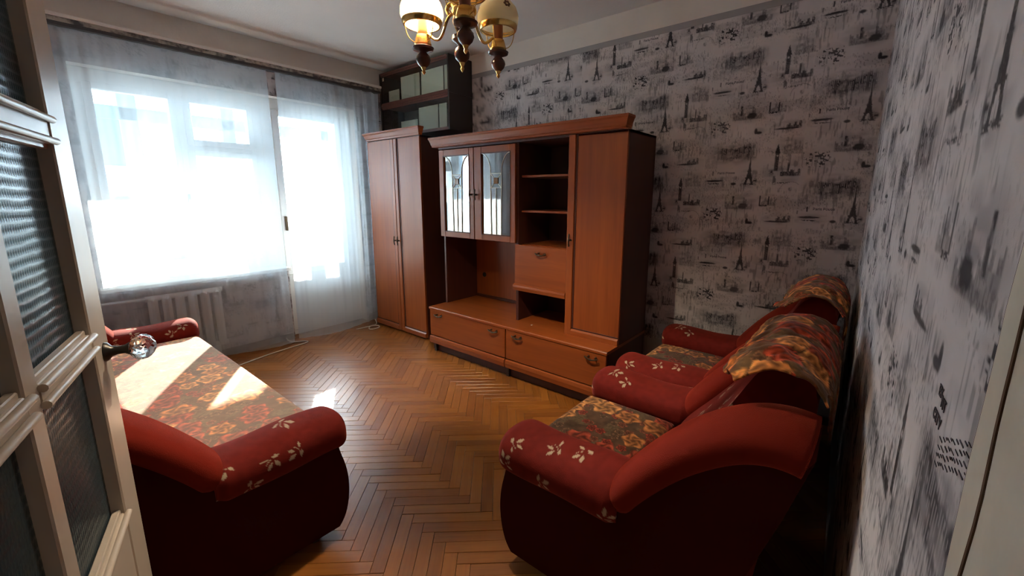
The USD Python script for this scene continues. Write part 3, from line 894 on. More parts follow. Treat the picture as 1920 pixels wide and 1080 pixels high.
def panel_door(parent, y0, y1, z0, z1, x, stile_at, stile=.055, rail=.055, thick=.018):
    """Flat veneered door with a raised stile on the opening side and a raised foot rail."""
    d = obj("door", bx(x, x + thick, y0, y1, z0, z1, .002), M["cherry"], parent)
    ys0, ys1 = (y0, y0 + stile) if stile_at == "low" else (y1 - stile, y1)
    obj("stile", bx(x - .010, x, ys0, ys1, z0, z1, .003), M["cherry"], d)
    ya, yb = (ys1, y1) if stile_at == "low" else (y0, ys0)
    obj("foot_rail", prism([(x, z0), (x - .012, z0), (x - .012, z0 + rail - .012), (x, z0 + rail)], "y", ya, yb), M["cherryh"], d)
    gy = ys1 + .002 if stile_at == "low" else ys0 - .014
    obj("bead", bx(x - .003, x, gy, gy + .012, z0 + rail, z1, .001), M["carcase"], d)
    obj("bead", bx(x - .003, x, ya, yb, z0 + rail, z0 + rail + .009, .001), M["carcase"], d)
    return d


wd = thing("wardrobe", "tall cherry wardrobe with two plain doors in the corner by the window", "wardrobe")
WY0, WY1 = 3.062, 3.878
obj("side_panel", bx(XF + .02, W - .04, WY0, WY0 + .018, 0, 1.862, .001), M["carcase"], wd)
obj("side_panel", bx(XF + .02, W - .04, WY1 - .018, WY1, 0, 1.862, .001), M["carcase"], wd)
obj("back_panel", bx(W - .05, W - .04, WY0, WY1, .05, 1.86), M["carcase"], wd)
obj("top_board", bx(XF + .01, W - .04, WY0, WY1, 1.845, 1.862), M["carcase"], wd)
obj("floor_board", bx(XF + .02, W - .05, WY0 + .018, WY1 - .018, .03, .05), M["carcase"], wd)
obj("plinth", bx(XF + .03, XF + .05, WY0 + .018, WY1 - .018, 0, .03), M["carcase"], wd)
WM = 3.437
dA = panel_door(wd, WM + .002, WY1, .02, 1.855, XF, "low", .045, .05)
dB = panel_door(wd, WY0, WM - .002, .02, 1.855, XF, "high", .045, .05)
pull(dA, WM + .026, .92, XF - .010)
pull(dB, WM - .026, .92, XF - .010)
obj("cornice", crown(WY0, WY1, XF - .002, XF + .03, 1.862, [(0, 0), (.004, .004), (.006, .014), (.012, .022), (.022, .050), (.030, .060), (.030, .072)]), M["cherryh"], wd)

wu = thing("wall_unit", "long cherry wall unit with glazed doors, open shelves and low drawers", "wall unit")
BX, UB = 2.228, 2.80
UY0, UY1 = 1.118, 2.812
# base
obj("base_top", prism([(BX - .006, .385), (BX - .006, .398), (BX, .405), (UB, .405), (UB, .385)], "y", UY0 - .004, UY1 + .004), M["cherryh"], wu)
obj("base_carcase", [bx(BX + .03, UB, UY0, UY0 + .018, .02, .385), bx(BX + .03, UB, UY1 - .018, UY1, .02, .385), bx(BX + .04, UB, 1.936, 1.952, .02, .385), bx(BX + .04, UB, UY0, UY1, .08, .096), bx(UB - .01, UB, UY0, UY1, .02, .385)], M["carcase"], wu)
obj("plinth", bx(BX + .05, BX + .07, UY0 + .03, UY1 - .03, .0, .085), M["carcase"], wu)
for y in (UY0 + .03, 1.944, UY1 - .03):
    obj("foot", bx(BX + .025, BX + .05, y - .012, y + .012, 0, .085, .002), M["darkwood"], wu)
for y0, y1, hs in ((1.948, UY1, (2.685, 2.055)), (UY0, 1.940, (1.822, 1.215))):
    d = obj("drawer", bx(BX, BX + .018, y0 + .002, y1 - .002, .155, .383, .002), M["cherryh"], wu)
    obj("foot_rail", prism([(BX + .012, .088), (BX - .010, .088), (BX - .014, .120), (BX - .010, .142), (BX + .002, .148), (BX + .012, .148)], "y", y0 + .002, y1 - .002), M["cherryh"], d)
    for h in hs:
        pull(d, h, .350, BX, False)
# tall cupboard at the right end
TY0, TY1 = UY0, 1.520
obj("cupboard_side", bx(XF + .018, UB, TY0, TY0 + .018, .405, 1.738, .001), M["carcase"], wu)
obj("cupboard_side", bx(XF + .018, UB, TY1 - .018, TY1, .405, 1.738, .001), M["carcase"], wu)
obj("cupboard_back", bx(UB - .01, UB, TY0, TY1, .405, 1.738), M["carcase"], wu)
td = panel_door(wu, TY0 + .001, TY1 + .002, .388, 1.734, XF, "high", .052, .06)
pull(td, 1.492, 1.06, XF - .010)
# middle stack: open shelves, flap, niche
MY0, MY1 = 1.520, 1.985
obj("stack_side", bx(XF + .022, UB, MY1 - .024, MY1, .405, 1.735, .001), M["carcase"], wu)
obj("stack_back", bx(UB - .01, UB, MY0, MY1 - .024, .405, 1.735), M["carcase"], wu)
for z in (.985, 1.236, 1.487):
    obj("shelf", bx(XF + .055, UB - .01, MY0, MY1 - .024, z - .008, z + .008, .002), M["cherryh"], wu)
obj("flap_floor", bx(XF + .03, UB - .01, MY0, MY1 - .024, .655, .672), M["carcase"], wu)
fd = obj("flap_door", bx(XF + .002, XF + .02, MY0 + .003, MY1 - .002, .695, .992, .002), M["cherryh"], wu)
obj("foot_rail", prism([(XF + .018, .650), (XF - .012, .650), (XF - .016, .675), (XF - .012, .690), (XF + .004, .698), (XF + .018, .698)], "y", MY0 + .003, MY1 + .004), M["cherryh"], fd)
pull(fd, 1.732, .945, XF + .002, False)
# glazed cupboard
GY0, GY1, GZ0, GZ1 = MY1, UY1, 1.000, 1.730
obj("vitrine_floor", bx(XF + .02, UB, GY0, GY1, GZ0, GZ0 + .018), M["cherryh"], wu)
obj("vitrine_side", bx(XF + .02, UB, GY1 - .018, GY1, GZ0, GZ1), M["carcase"], wu)
obj("vitrine_back", bx(UB - .01, UB, GY0, GY1 - .018, GZ0 + .018, GZ1), M["carcase"], wu)
for z in (1.236, 1.487):
    obj("glass_shelf", sheet("z", z, XF + .06, UB - .01, GY0, GY1 - .018), M["glass"], wu)
obj("niche_side", bx(XF + .035, UB, GY1 - .020, GY1, .405, GZ0), M["carcase"], wu)
obj("niche_back", bx(UB - .01, UB, 2.215, GY1 - .02, .405, GZ0), M["cherry"], wu)
obj("niche_back", bx(UB - .012, UB, MY1, 2.209, .405, GZ0), M["cherry"], wu)
obj("niche_strip", bx(UB - .022, UB - .010, MY1, GY1 - .02, .405, .43, .002), M["carcase"], wu)
obj("cable_hole", [lathe([(0, 0), (.022, 0), (.022, .004), (.016, .006), (.016, .001), (0, .001)], 18).apply_transform(trimesh.transformations.rotation_matrix(-math.pi / 2, [0, 1, 0])).apply_translation([UB - .011, 2.69, .62])], M["black"], wu)
GM = 2.402


def glazed_door(y0, y1, gy0, gy1, hy):
    x = XF
    z0, z1, gz0, gz1 = 1.002, 1.716, 1.052, 1.662
    d = obj("door_frame", [bx(x, x + .02, y0, gy0, z0, z1, .003), bx(x, x + .02, gy1, y1, z0, z1, .003), bx(x, x + .02, gy0, gy1, gz1, z1, .003), bx(x, x + .02, gy0, gy1, z0, gz0, .003)], M["cherry"], wu)
    g = .006
    obj("bead", [bx(x - .004, x, gy0 - g, gy0, gz0 - g, gz1 + g, .001), bx(x - .004, x, gy1, gy1 + g, gz0 - g, gz1 + g, .001), bx(x - .004, x, gy0, gy1, gz1, gz1 + g, .001), bx(x - .004, x, gy0, gy1, gz0 - g, gz0, .001)], M["carcase"], d)
    obj("pane", sheet("x", x + .010, gy0, gy1, gz0, gz1), M["vitrine"], d)
    c = (gy0 + gy1) / 2
    lx = x + .0065
    sq0, sq1, hw = 1.405, 1.513, .055
    t = np.linspace(0, math.pi / 2, 14)
    lines = []
    for s in (-1, 1):
        e = gy1 - c
        arc = np.c_[np.full(14, lx), c + s * (hw + (e - hw) * (1 - np.cos(t))), gz1 - (gz1 - sq1) * (1 - np.sin(t)) - 0]
        arc = np.c_[np.full(14, lx), c + s * (e - (e - hw) * np.sin(t)), sq1 + (gz1 - sq1) * np.cos(t)]
        lines.append(arc)
        lines.append(np.array([(lx, c + s * hw, sq1), (lx, c + s * hw, sq0)]))
        lines.append(np.array([(lx, c + s * hw, sq0), (lx, c + s * hw * .92, gz0)]))
        for q in (sq0, sq1):
            lines.append(np.array([(lx, c + s * hw, q), (lx, c + s * .024, 1.459 + (.024 if q == sq1 else -.024))]))
    lines += [np.array([(lx, c - hw, q), (lx, c + hw, q)]) for q in (sq0, sq1)]
    lines.append(np.array([(lx, c, sq0), (lx, c, gz0)]))
    obj("leading", [tube(np.asarray(p), .0030, 5) for p in lines], M["lead"], d)
    obj("amber_square", bx(lx - .003, lx + .001, c - .022, c + .022, 1.437, 1.481, .002), M["amber"], d)
    pull(d, hy, 1.355, XF - .001)


glazed_door(GM + .003, GY1, 2.455, 2.752, GM + .026)
glazed_door(GY0 - .006, GM - .003, 2.028, 2.318, GM - .030)
obj("roof_board", bx(XF + .0, UB, UY0, UY1, 1.722, 1.738), M["carcase"], wu)
obj("cornice", crown(UY0, UY1 + .030, XF - .040, XF + .03, 1.736, [(0, 0), (.003, .003), (.003, .012), (.008, .018), (.010, .030), (.018, .055), (.024, .064), (.024, .076)]), M["cherryh"], wu)
obj("paper_scrap", prism([(0, 0), (.022, .004), (.018, .016), (.002, .012)], "z", .405, .4065).apply_translation([2.36, 1.80, 0]), plain("paper_white", (.75, .72, .68), .8), None, label="tiny white paper scrap lying on the low cabinet top", cat="paper")

# glazed bookshelf boxes on the wardrobe
for k, (z0, lab) in enumerate(((1.936, "dark glass-fronted bookshelf box directly on top of the wardrobe"), (2.254, "dark glass-fronted bookshelf box under the ceiling, upper of two"))):
    bc = thing("bookshelf", lab, "bookshelf", (2.81, 3.52, z0), group="glass-fronted bookshelf boxes")
    o = np.array([2.81, 3.52, z0])
    Y0, Y1, X0, X1, hgt = 2.985, 4.05, 2.668, W - .006, .316

    def q(*a):
        m = bx(*a)
        m.apply_translation([-2.81, -3.52, 0])
        return m

    obj("side_panel", q(X0, X1, Y0, Y0 + .018, 0, hgt, .001), M["darkwood"], bc)
    obj("side_panel", q(X0, X1, Y1 - .018, Y1, 0, hgt, .001), M["darkwood"], bc)
    obj("top_board", q(X0, X1, Y0 + .018, Y1 - .018, hgt - .018, hgt, .001), M["darkrail"], bc)
    obj("bottom_board", q(X0, X1, Y0 + .018, Y1 - .018, 0, .018, .001), M["darkrail"], bc)
    obj("back_panel", q(X1 - .008, X1, Y0 + .018, Y1 - .018, .018, hgt - .018), plain("book_back%d" % k, (.11, .095, .085), .7), bc)
    obj("track", [q(X0 + .006, X0 + .022, Y0 + .018, Y1 - .018, .018, .028, .001), q(X0 + .006, X0 + .022, Y0 + .018, Y1 - .018, hgt - .034, hgt - .018, .001)], M["darkrail"], bc)
    for a, b in (((3.012, 3.075), (3.09, 3.405), (3.43, 3.725)) if k else ((3.055, 3.16), (3.175, 3.46))):
        obj("reflection_sheet", q(X0 + .030, X0 + .034, a, b, .020, hgt - .075, .001), M["reflect_cream"], bc)  # cream sheets stand in for reflections in the sliding glass
    obj("reflection_sheet", q(X0 + .060, X0 + .064, *((3.80, 3.98) if k else (3.52, 3.79)), .022, hgt - .165, .001), M["reflect_cream"], bc)
    obj("sliding_pane", sheet("x", X0 + .010 - 2.81, 3.46 - 3.52, Y1 - .02 - 3.52, .026, hgt - .026), M["bookglass"], bc)
    obj("sliding_pane", sheet("x", X0 + .018 - 2.81, Y0 + .02 - 3.52, 3.50 - 3.52, .026, hgt - .026), M["bookglass"], bc)
    if k:
        obj("sticker", q(X0 + .0065, X0 + .0078, 3.975, 4.005, hgt - .075, hgt - .045), M["plastic"], bc)

# ------------------------------------------------------------------ upholstery (shared by sofa and armchairs)
RIDGE = spline([(.525, .450), (.485, .52), (.42, .608), (.35, .688), (.285, .748), (.22, .795), (.16, .826), (.09, .842), (.025, .838)], 9)
_t = np.gradient(RIDGE, axis=0)
_t /= np.linalg.norm(_t, axis=1, keepdims=True)
WING = [tuple(p) for p in RIDGE - .056 * np.c_[-_t[:, 1], _t[:, 0]] * np.sign(_t[:, :1] * 0 - 1)]


def arm_mesh(xc, y_front, y_back, zc=.438, rx=.116, rz=.076, seed=0):
    """Padded roll along y with a domed front; returns mesh and unrolled coordinates."""
    n, k = 150, 130
    s = np.linspace(0, 1, n)
    end = np.sqrt(np.clip(1 - ((s - .86) / .14).clip(0) ** 2.6, 0, 1))
    end = np.maximum(end, .02)
    tail = 1 - .10 * sm(-s, -.08, 0)
    y = y_back + (y_front - y_back) * s
    a = np.linspace(0, 2 * np.pi, k, endpoint=False)
    sq = lambda q: np.sign(q) * np.abs(q) ** .82
    ca, sa = sq(np.cos(a)), sq(np.sin(a))
    plump = 1 + .02 * np.sin(s * 9 + seed)
    X = xc + rx * (end * tail * plump)[:, None] * ca
    Z = zc + .004 * np.sin(s * 7 + seed)[:, None] + rz * ((.35 + .65 * end) * tail * plump)[:, None] * sa - (.012 * (1 - end))[:, None]
    P = np.stack([X, np.repeat(y[:, None], k, 1), Z], -1)
    m = grid(P, wrap=True, flip=True)
    v = np.vstack([m.vertices, P[0].mean(0), P[-1].mean(0)])
    i = np.arange(k)
    caps = np.vstack([np.c_[i, (i + 1) % k, np.full(k, n * k)], np.c_[(n - 1) * k + (i + 1) % k, (n - 1) * k + i, np.full(k, n * k + 1)]])
    A = np.r_[np.repeat(y, k), y_back, y_front]
    B = np.r_[np.tile(a * .095, n), 0, 0]
    return trimesh.Trimesh(v, np.vstack([m.faces, caps]), process=False), A, B


def wing_mesh(xc, dy=0.0, hw=.112, th=.058):
    """The roll that climbs from the arm to the top of the back."""
    c = spline([(xc, y + dy, z) for y, z in WING], 44)
    t = np.gradient(c, axis=0)
    t /= np.linalg.norm(t, axis=1, keepdims=True)
    nx = np.array([1.0, 0, 0])
    up = np.cross(t, nx)
    up *= np.sign(up[:, 2:3] + 1e-9)
    k = 36
    a = np.linspace(0, 2 * np.pi, k, endpoint=False)
    s = np.linspace(0, 1, 44)
    sc = np.clip(.55 + .45 * np.sqrt(np.clip(s / .10, 0, 1)), 0, 1)
    sq = lambda q: np.sign(q) * np.abs(q) ** .85
    P = c[:, None] + (hw * sc)[:, None, None] * sq(np.cos(a))[None, :, None] * nx + (th * sc)[:, None, None] * sq(np.sin(a))[None, :, None] * up[:, None]
    m = grid(P, wrap=True)
    v = np.vstack([m.vertices, P[0].mean(0), P[-1].mean(0)])
    i = np.arange(k)
    n = 44
    caps = np.vstack([np.c_[(i + 1) % k, i, np.full(k, n * k)], np.c_[(n - 1) * k + i, (n - 1) * k + (i + 1) % k, np.full(k, n * k + 1)]])
    m = trimesh.Trimesh(v, np.vstack([m.faces, caps]), process=False)
    m.fix_normals()
    return m


def side_poly(dy=0.0):
    front = spline([(.858, .055), (.884, .09), (.902, .146), (.909, .25), (.896, .33), (.882, .385), (.880, .43)], 24)
    top = [(.80, .44), (.50 + dy, .44)] + [(y + dy, z - .01) for y, z in WING[1:]]
    back = [(.012 + dy, .80), (.06 + dy, .62), (.115, .44), (.16, .25), (.20, .07)]
    return [tuple(p) for p in front] + top + back


def padded_top(x0, x1, y0, y1, z0, z1, dome, nx, ny, r=.03):
    """A cushion: rounded rectangle in plan, domed top; returns mesh, u, v (closed by a flat bottom)."""
    s, t = np.linspace(0, 1, nx), np.linspace(0, 1, ny)
    S, T = np.meshgrid(s, t, indexing="ij")
    X, Y = x0 + (x1 - x0) * S, y0 + (y1 - y0) * T
    d = np.minimum(np.minimum(X - x0, x1 - X), np.minimum(Y - y0, y1 - Y))
    edge = np.sqrt(np.clip(1 - (1 - np.clip(d / r, 0, 1)) ** 2, 0, 1))
    Z = z1 - r * (1 - edge) + dome * np.sin(np.pi * S) ** .5 * np.sin(np.pi * T) ** .5
    P = np.stack([X, Y, Z], -1)
    top = grid(P)
    rim = np.r_[np.arange(ny), np.arange(1, nx) * ny + ny - 1, (nx - 1) * ny + np.arange(ny - 2, -1, -1), np.arange(nx - 2, 0, -1) * ny]
    low = P.reshape(-1, 3)[rim].copy()
    low[:, 2] = z0
    N = len(P.reshape(-1, 3))
    K = len(rim)
    i = np.arange(K)
    side = np.vstack([np.c_[rim[i], N + i, rim[(i + 1) % K]], np.c_[rim[(i + 1) % K], N + i, N + (i + 1) % K]])
    v = np.vstack([P.reshape(-1, 3), low, [[(x0 + x1) / 2, (y0 + y1) / 2, z0]]])
    bot = np.c_[N + (i + 1) % K, N + i, np.full(K, N + K)]
    m = trimesh.Trimesh(v, np.vstack([top.faces, side, bot]), process=False)
    if m.volume < 0:
        m.invert()
    drop = low.copy()
    cu, cv = np.r_[X.ravel(), low[:, 0], 0], np.r_[Y.ravel(), low[:, 1] + (z1 - z0), 0]
    return m, cu, cv


def suite(name, label, loc, rotz, half, wing_dy, back_pts, seat_y0, seed, cat, sx, sy, lit_lift=0.0):
    t = thing(name, label, cat, loc, rotz)
    xi = half - .222
    for s in (-1, 1):
        xa, xb = sorted((s * (half - .012), s * (xi + .03)))
        obj("side_panel", prism(side_poly(wing_dy), "x", xa, xb), M["shaded_plush"], t)
        am, A, B = arm_mesh(s * (half - .108), .938, .452 + wing_dy, seed=seed + s)
        obj("arm", am, M["plush"], t, smooth=True, paint=sprig_color(A + seed * 3.1 + s, B + seed))
        obj("wing", wing_mesh(s * (half - .108), wing_dy), M["lit_plush"], t, smooth=True)
    obj("seat_base", bx(-xi - .03, xi + .03, .14, .885, .075, .345, .012), M["shaded_plush"], t)
    cm, cu, cv = padded_top(-xi, xi, seat_y0, .915, .32, .420, .016, sx, sy, .035)
    obj("seat", cm, M["floral"], t, smooth=60 if False else True, paint=floral_color(cu + 3 + seed, cv + 5) * (1 - lit_lift) * (1 + 3.0 * lit_lift) + np.array([.52, .42, .36]) * lit_lift)  # sofa cloth lightened and greyed: window light and haze painted into the colour
    bm = prism(back_pts, "x", -xi + .002, xi - .002)
    bm = bm.subdivide_to_size(.012) if half < .6 else bm.subdivide_to_size(.03)
    obj("backrest", bm, M["plush"], t, paint=sprig_color(bm.vertices[:, 0] * 1 + bm.vertices[:, 1] + seed, bm.vertices[:, 2] + seed), smooth=False)
    for s in (-1, 1):
        for y in (.24, .79):
            obj("foot", lathe([(0, 0), (.022, 0), (.026, .02), (.030, .075), (0, .075)], 14, (s * (half - .09), y, 0)), M["darkwood"], t, smooth=40)
    return t


BACK = [tuple(p) for p in spline([(.500, .33), (.480, .42), (.385, .55), (.300, .66), (.225, .77), (.185, .85), (.150, .905), (.110, .930), (.065, .918), (.035, .87), (.03, .78), (.10, .50), (.16, .33)], 40)]
ch1 = suite("armchair", "red plush armchair nearest the camera with leaf-print arms by the right wall", (1.443, 0, 0), 0, .443, 0.0, BACK, .50, 1, "armchair", 120, 100)
tag(ch1, group="red plush armchairs")
ch2 = copy_of(ch1, "armchair", (2.362, 0, 0), "red plush armchair in the far corner, behind the nearer armchair", group="red plush armchairs")
SBACK = [tuple(p) for p in spline([(.42, .34), (.40, .43), (.34, .56), (.27, .68), (.20, .79), (.15, .85), (.10, .86), (.05, .84), (.03, .76), (.08, .50), (.14, .34)], 30)]
sofa = suite("sofa", "long red plush sofa with flat floral seat, sunlit beneath the window", (-.185, 2.525, 0), -90, 1.075, .03, SBACK, .38, 2, "sofa", 420, 140, lit_lift=.40)


def throw(name, label, cx, half_l, half_r, seed, near_arch):
    prof = spline([(.405, .655), (.31, .750), (.235, .850), (.185, .918), (.120, .955), (.060, .940), (.020, .895), (.008, .82), (.006, .70)], 70)
    n = 120
    s = np.linspace(-1, 1, n)
    tt = np.linspace(0, 1, 70)
    S, T = np.meshgrid(s, tt, indexing="ij")
    X = np.where(S < 0, S * half_l, S * half_r)
    cover = sm(np.abs(X), .17, .27)
    t0 = .36 + .06 * cover + .03 * np.sin(X * 23 + seed)
    t1 = 1 - .22 * cover * (X < 0) - .05 * np.sin(X * 17 + seed) ** 2
    TT = t0 + (t1 - t0) * T
    idx = TT * 69
    i0 = np.clip(idx.astype(int), 0, 68)
    fr = (idx - i0)[..., None]
    Q = prof[i0] * (1 - fr) + prof[i0 + 1] * fr
    r_ = np.random.default_rng(seed)
    wr_ = meshkit.fbm(np.stack([X * 14 + seed, TT * 9, X * 0], -1), 3, seed) - .5
    wr2 = meshkit.fbm(np.stack([X * 40 + seed, TT * 22, X * 0], -1), 2, seed + 4) - .5
    lift = .014 + .050 * np.maximum(0, wr_) + .012 * wr2 - near_arch * cover * sm(TT, .55, .8) * 0
    nrm_y, nrm_z = sm(-TT, -.60, -.35) * .8 - .6 * sm(TT, .62, .85), .75 + 0 * TT
    P = np.stack([X, np.maximum(Q[..., 0] + lift * nrm_y, -.004), Q[..., 1] + lift * nrm_z + .012 * np.sin(X * 31 + TT * 6) * sm(np.abs(X), .1, .3) - .028 * cover], -1)
    m = cloth(P, .005)
    if np.mean(m.face_normals[: 200, 2]) < 0:
        pass
    m.fix_normals()
    uu, vv = np.r_[X.ravel(), X.ravel()], np.r_[TT.ravel() * .75, TT.ravel() * .75]
    t = thing(name, label, "throw", (cx, 0, .6), group="floral throws on the armchairs")
    m.apply_translation([0, 0, -.6])
    obj("cloth", m, M["floral"], t, smooth=True, paint=np.clip(floral_color(uu + seed * 2.3, vv + seed) * np.array([1.75, 1.45, 1.25]), 0, 1))
    return t


throw("floral_throw", "orange and brown floral throw over the back of the nearest armchair", 1.443, .315, .300, 3, 1)
throw("floral_throw", "orange and brown floral throw over the back of the corner armchair", 2.345, .290, .300, 9, 1)

# wall socket above the corner chair
so = thing("wall_socket", "cream square wall socket above the corner armchair", "socket", (W, .245, .79))
obj("plate", bx(-.014, -.003, -.04, .04, -.04, .04, .004), M["plastic"], so)
for y in (-.012, .012):
    obj("socket_hole", lathe([(0, 0), (.004, 0), (.004, .002), (0, .002)], 10).apply_transform(trimesh.transformations.rotation_matrix(-math.pi / 2, [0, 1, 0])).apply_translation([-.0145, y, 0]), M["black"], so)

# ------------------------------------------------------------------ chandelier
CC = np.array([1.207, 1.270])
chn = thing("chandelier", "brass and dark wood chandelier with three oil-lamp shades, one lit", "chandelier", (CC[0], CC[1], H))
fw = np.array([.688, .725])
rt = np.array([.725, -.688])


def at_c(m, xy=(0, 0)):
    m.apply_translation([xy[0], xy[1], -H])
    return m


obj("ceiling_rose", at_c(lathe([(0, 2.62), (.06, 2.62), (.058, 2.595), (.03, 2.575), (.012, 2.56), (0, 2.56)], 24)), M["brass"], chn, smooth=40)
obj("rod", at_c(lathe([(0, 2.57), (.007, 2.57), (.007, 2.16), (0, 2.16)], 12)), M["brass"], chn, smooth=40)
obj("stem", at_c(lathe([(0, 2.18), (.012, 2.18), (.020, 2.15), (.032, 2.12), (.022, 2.08), (.018, 2.04), (.030, 2.02), (.034, 2.00), (.026, 1.975), (.018, 1.955), (.036, 1.945), (.038, 1.93), (.022, 1.918), (.014, 1.910), (.026, 1.898), (.030, 1.882), (.026, 1.866), (.012, 1.852), (0, 1.850)], 24)), M["turnwood"], chn, smooth=40)
obj("finial", at_c(lathe([(0, 1.853), (.012, 1.853), (.009, 1.845), (.005, 1.838), (.008, 1.830), (.004, 1.822), (0, 1.816)], 14)), M["brass"], chn, smooth=40)
obj("hub", at_c(lathe([(0, 2.045), (.030, 2.045), (.036, 2.035), (.036, 2.02), (.028, 2.01), (0, 2.01)], 20)), M["brass"], chn, smooth=40)
RL = .182
lamps = [(math.sin(math.radians(q)) * rt + math.cos(math.radians(q)) * fw) * RL for q in (-58, 54, 176)]
for k, d in enumerate(lamps):
    u = d / np.linalg.norm(d)
    arm = spline([(u[0] * r, u[1] * r, z - H) for r, z in ((.030, 2.030), (.055, 2.022), (.080, 1.978), (.108, 1.948), (.134, 1.958), (.154, 1.974), (.172, 1.962))], 26)
    ar = obj("arm", tube(arm, .0055, 8), M["brass"], chn, smooth=40)
    sc = [(u[0] * (.046 + .018 * math.cos(a)), u[1] * (.046 + .018 * math.cos(a)), 2.046 + .018 * math.sin(a) - H) for a in np.linspace(-1.2, 4.0, 16)]
    obj("scroll", tube(np.array(sc), np.linspace(.006, .011, 16), 8), M["brass"], ar, smooth=40)
    B0 = 1.828
    pts = lambda pr: at_c(lathe([(r, B0 + z) for r, z in pr], 26), d)
    cup = obj("cup", pts([(0, .085), (.020, .085), (.040, .092), (.043, .100), (.030, .108), (0, .108)]), M["turnwood"], chn, smooth=40)
    obj("brass_collar", pts([(0, .106), (.030, .106), (.034, .112), (.029, .132), (.024, .146), (0, .146)]), M["brass"], cup, smooth=40)
    obj("turned_drop", pts([(0, .088), (.012, .088), (.016, .080), (.028, .066), (.030, .054), (.024, .040), (.012, .028), (0, .026)]), M["turnwood"], cup, smooth=40)
    obj("finial", pts([(0, .029), (.011, .029), (.009, .022), (.005, .016), (.008, .010), (.003, .002), (0, 0)]), M["brass"], cup, smooth=40)
    obj("candle_tube", pts([(0, .144), (.019, .144), (.020, .150), (.0195, .205), (.012, .208), (0, .208)]), plain("candle_brown_%d" % k, (.22, .055, .025), .35), cup, smooth=40)
    th = .003
    outer = [(.068, .186), (.077, .197), (.084, .218), (.083, .240), (.074, .264), (.058, .282), (.044, .296), (.040, .314), (.039, .372), (.043, .384)]
    inner = [(r - th, z) for r, z in outer[::-1]]
    sh = obj("shade", pts(outer + inner + [outer[0]]), M["opal"], chn, smooth=60)
    obj("rim_ring", pts([(.066, .180), (.073, .180), (.078, .190), (.079, .199), (.075, .199), (.068, .190), (.066, .180)]), M["brass"], sh, smooth=40)
    for q in range(3):
        aa = q * 2.094 + .5 + k
        w = [(d[0] + math.cos(aa) * r, d[1] + math.sin(aa) * r, B0 + z - H) for r, z in ((.028, .118), (.050, .128), (.062, .150), (.069, .184))]
        obj("shade_wire", tube(spline(w, 10), .0018, 6), M["brass"], sh, smooth=40)
    # flower print on the shade
    for a_, z_ in ((-.35, .256), (.9, .250), (2.4, .256), (4.1, .250)):
        base = np.arctan2(-fw[1], -fw[0]) + a_ + .75
        pet = []
        for p_ in range(6):
            an = p_ * 1.047
            yy, zz2 = .010 * math.cos(an), .008 * math.sin(an)
            r0 = np.interp(z_ + zz2, [p[1] for p in outer], [p[0] for p in outer]) + .0006
            bb_ = base + yy / r0
            c_ = np.array([d[0] + r0 * math.cos(bb_), d[1] + r0 * math.sin(bb_), B0 + z_ + zz2 - H])
            s_ = trimesh.creation.icosphere(1, .0055)
            s_.apply_scale([1, 1, 1])
            nn_ = np.array([math.cos(bb_), math.sin(bb_), .35])
            nn_ /= np.linalg.norm(nn_)
            v_ = s_.vertices
            s_.vertices = v_ - np.outer(v_ @ nn_, nn_) * .88 + c_
            pet.append(s_)
        obj("flower_print", pet, plain("shade_print_%d_%d" % (k, int((a_ + 1) * 10)), (.09, .04, .02), .5), sh)
    if k == 0:
        obj("bulb", pts([(0, .206), (.010, .208), (.012, .220), (.020, .238), (.022, .252), (.016, .266), (0, .274)]), M["bulb"], chn, smooth=60, label="lit bulb")
    else:
        obj("bulb", pts([(0, .206), (.010, .208), (.012, .220), (.020, .238), (.022, .252), (.016, .266), (0, .274)]), plain("unlit_bulb_%d" % k, (.8, .78, .72), .15), chn, smooth=60)

# hall lamp behind the camera
hl = thing("hall_lamp", "round frosted ceiling lamp in the hall behind the doorway", "lamp", (.1, -.9, H))
obj("lamp_base", lathe([(0, 0), (.09, 0), (.09, -.03), (0, -.03)], 24), M["brass"], hl, smooth=40)
obj("lamp_globe", lathe([(0, -.03), (.08, -.03), (.11, -.06), (.11, -.09), (.07, -.13), (0, -.145)], 24), M["halllamp"], hl, smooth=40)

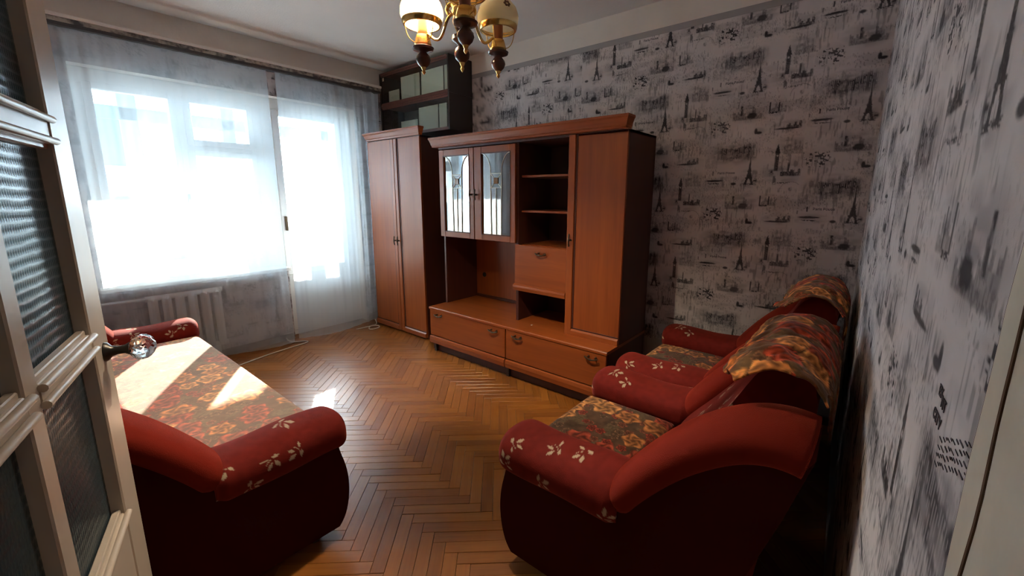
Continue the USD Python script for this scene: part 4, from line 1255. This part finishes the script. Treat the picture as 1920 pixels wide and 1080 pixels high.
# ------------------------------------------------------------------ the open room door
dang = 17.0
dd = np.array([math.sin(math.radians(dang)), math.cos(math.radians(dang))])
hinge = np.array([.104, 1.286]) - .79 * dd
dr = thing("door_1", kind="structure", loc=(hinge[0], hinge[1], 0), rotz=90 - dang)
DT = .040
XS = [(.0, .11), (.39, .44), (.72, .83)]
for a, b in XS:
    obj("stile" if b - a > .08 else "mullion", bx(a, b, 0 if b - a > .08 else .003, DT, .012, 2.0, .003), M["doorpaint"], dr)
for a, b in ((.11, .39), (.44, .72)):
    obj("bottom_panel", bx(a, b, .002, DT, .012, .64, .003), M["doorpaint"], dr)
    obj("top_rail", bx(a, b, .0, DT, 1.90, 2.0, .003), M["doorpaint"], dr)
    for z0, z1 in ((1.022, 1.062), (1.442, 1.494)):
        obj("cross_bar", bx(a, b, .002, DT, z0, z1, .002), M["doorpaint"], dr)
    for z in (.640, 1.022, 1.062, 1.442, 1.494):
        up = z in (.640, 1.062, 1.494)
        zc = z + (-.006 if up else .006)
        obj("bead", tube(np.array([(a - .006, -.003, zc), ((a + b) / 2, -.003, zc), (b + .006, -.003, zc)]), .0068, 10), M["doorpaint"], dr, smooth=40)
        zc2 = z + (.004 if up else -.004)
        obj("glazing_bar", bx(a, b, .008, .022, zc2 - .006, zc2 + .006, .002), M["doorpaint"], dr)
    for z0, z1 in ((.64, 1.022), (1.062, 1.442), (1.494, 1.90)):
        obj("pane", bx(a - .005, b + .005, .024, .028, z0 - .004, z1 + .004), M["figured"], dr)
kz, kx = 1.0, .79
rot = trimesh.transformations.rotation_matrix(math.pi / 2, [1, 0, 0])


def knob(pr, n=24):
    m = lathe(pr, n)
    m.apply_transform(rot)
    m.apply_translation([kx, 0, kz])
    return m


ks = obj("knob_shaft", knob([(0, 0), (.022, 0), (.020, .006), (.012, .012), (.009, .022), (.010, .034), (.015, .042), (0, .042)]), M["iron"], dr, smooth=40)
cr = trimesh.creation.icosphere(2, 1.0)
v = cr.vertices * [.029, .024, .029]
v *= (1 + .05 * np.cos(6 * np.arctan2(v[:, 2], v[:, 0])))[:, None]
obj("crystal_knob", trimesh.Trimesh(v + [kx, -.064, kz], cr.faces, process=False), M["crystal"], dr)
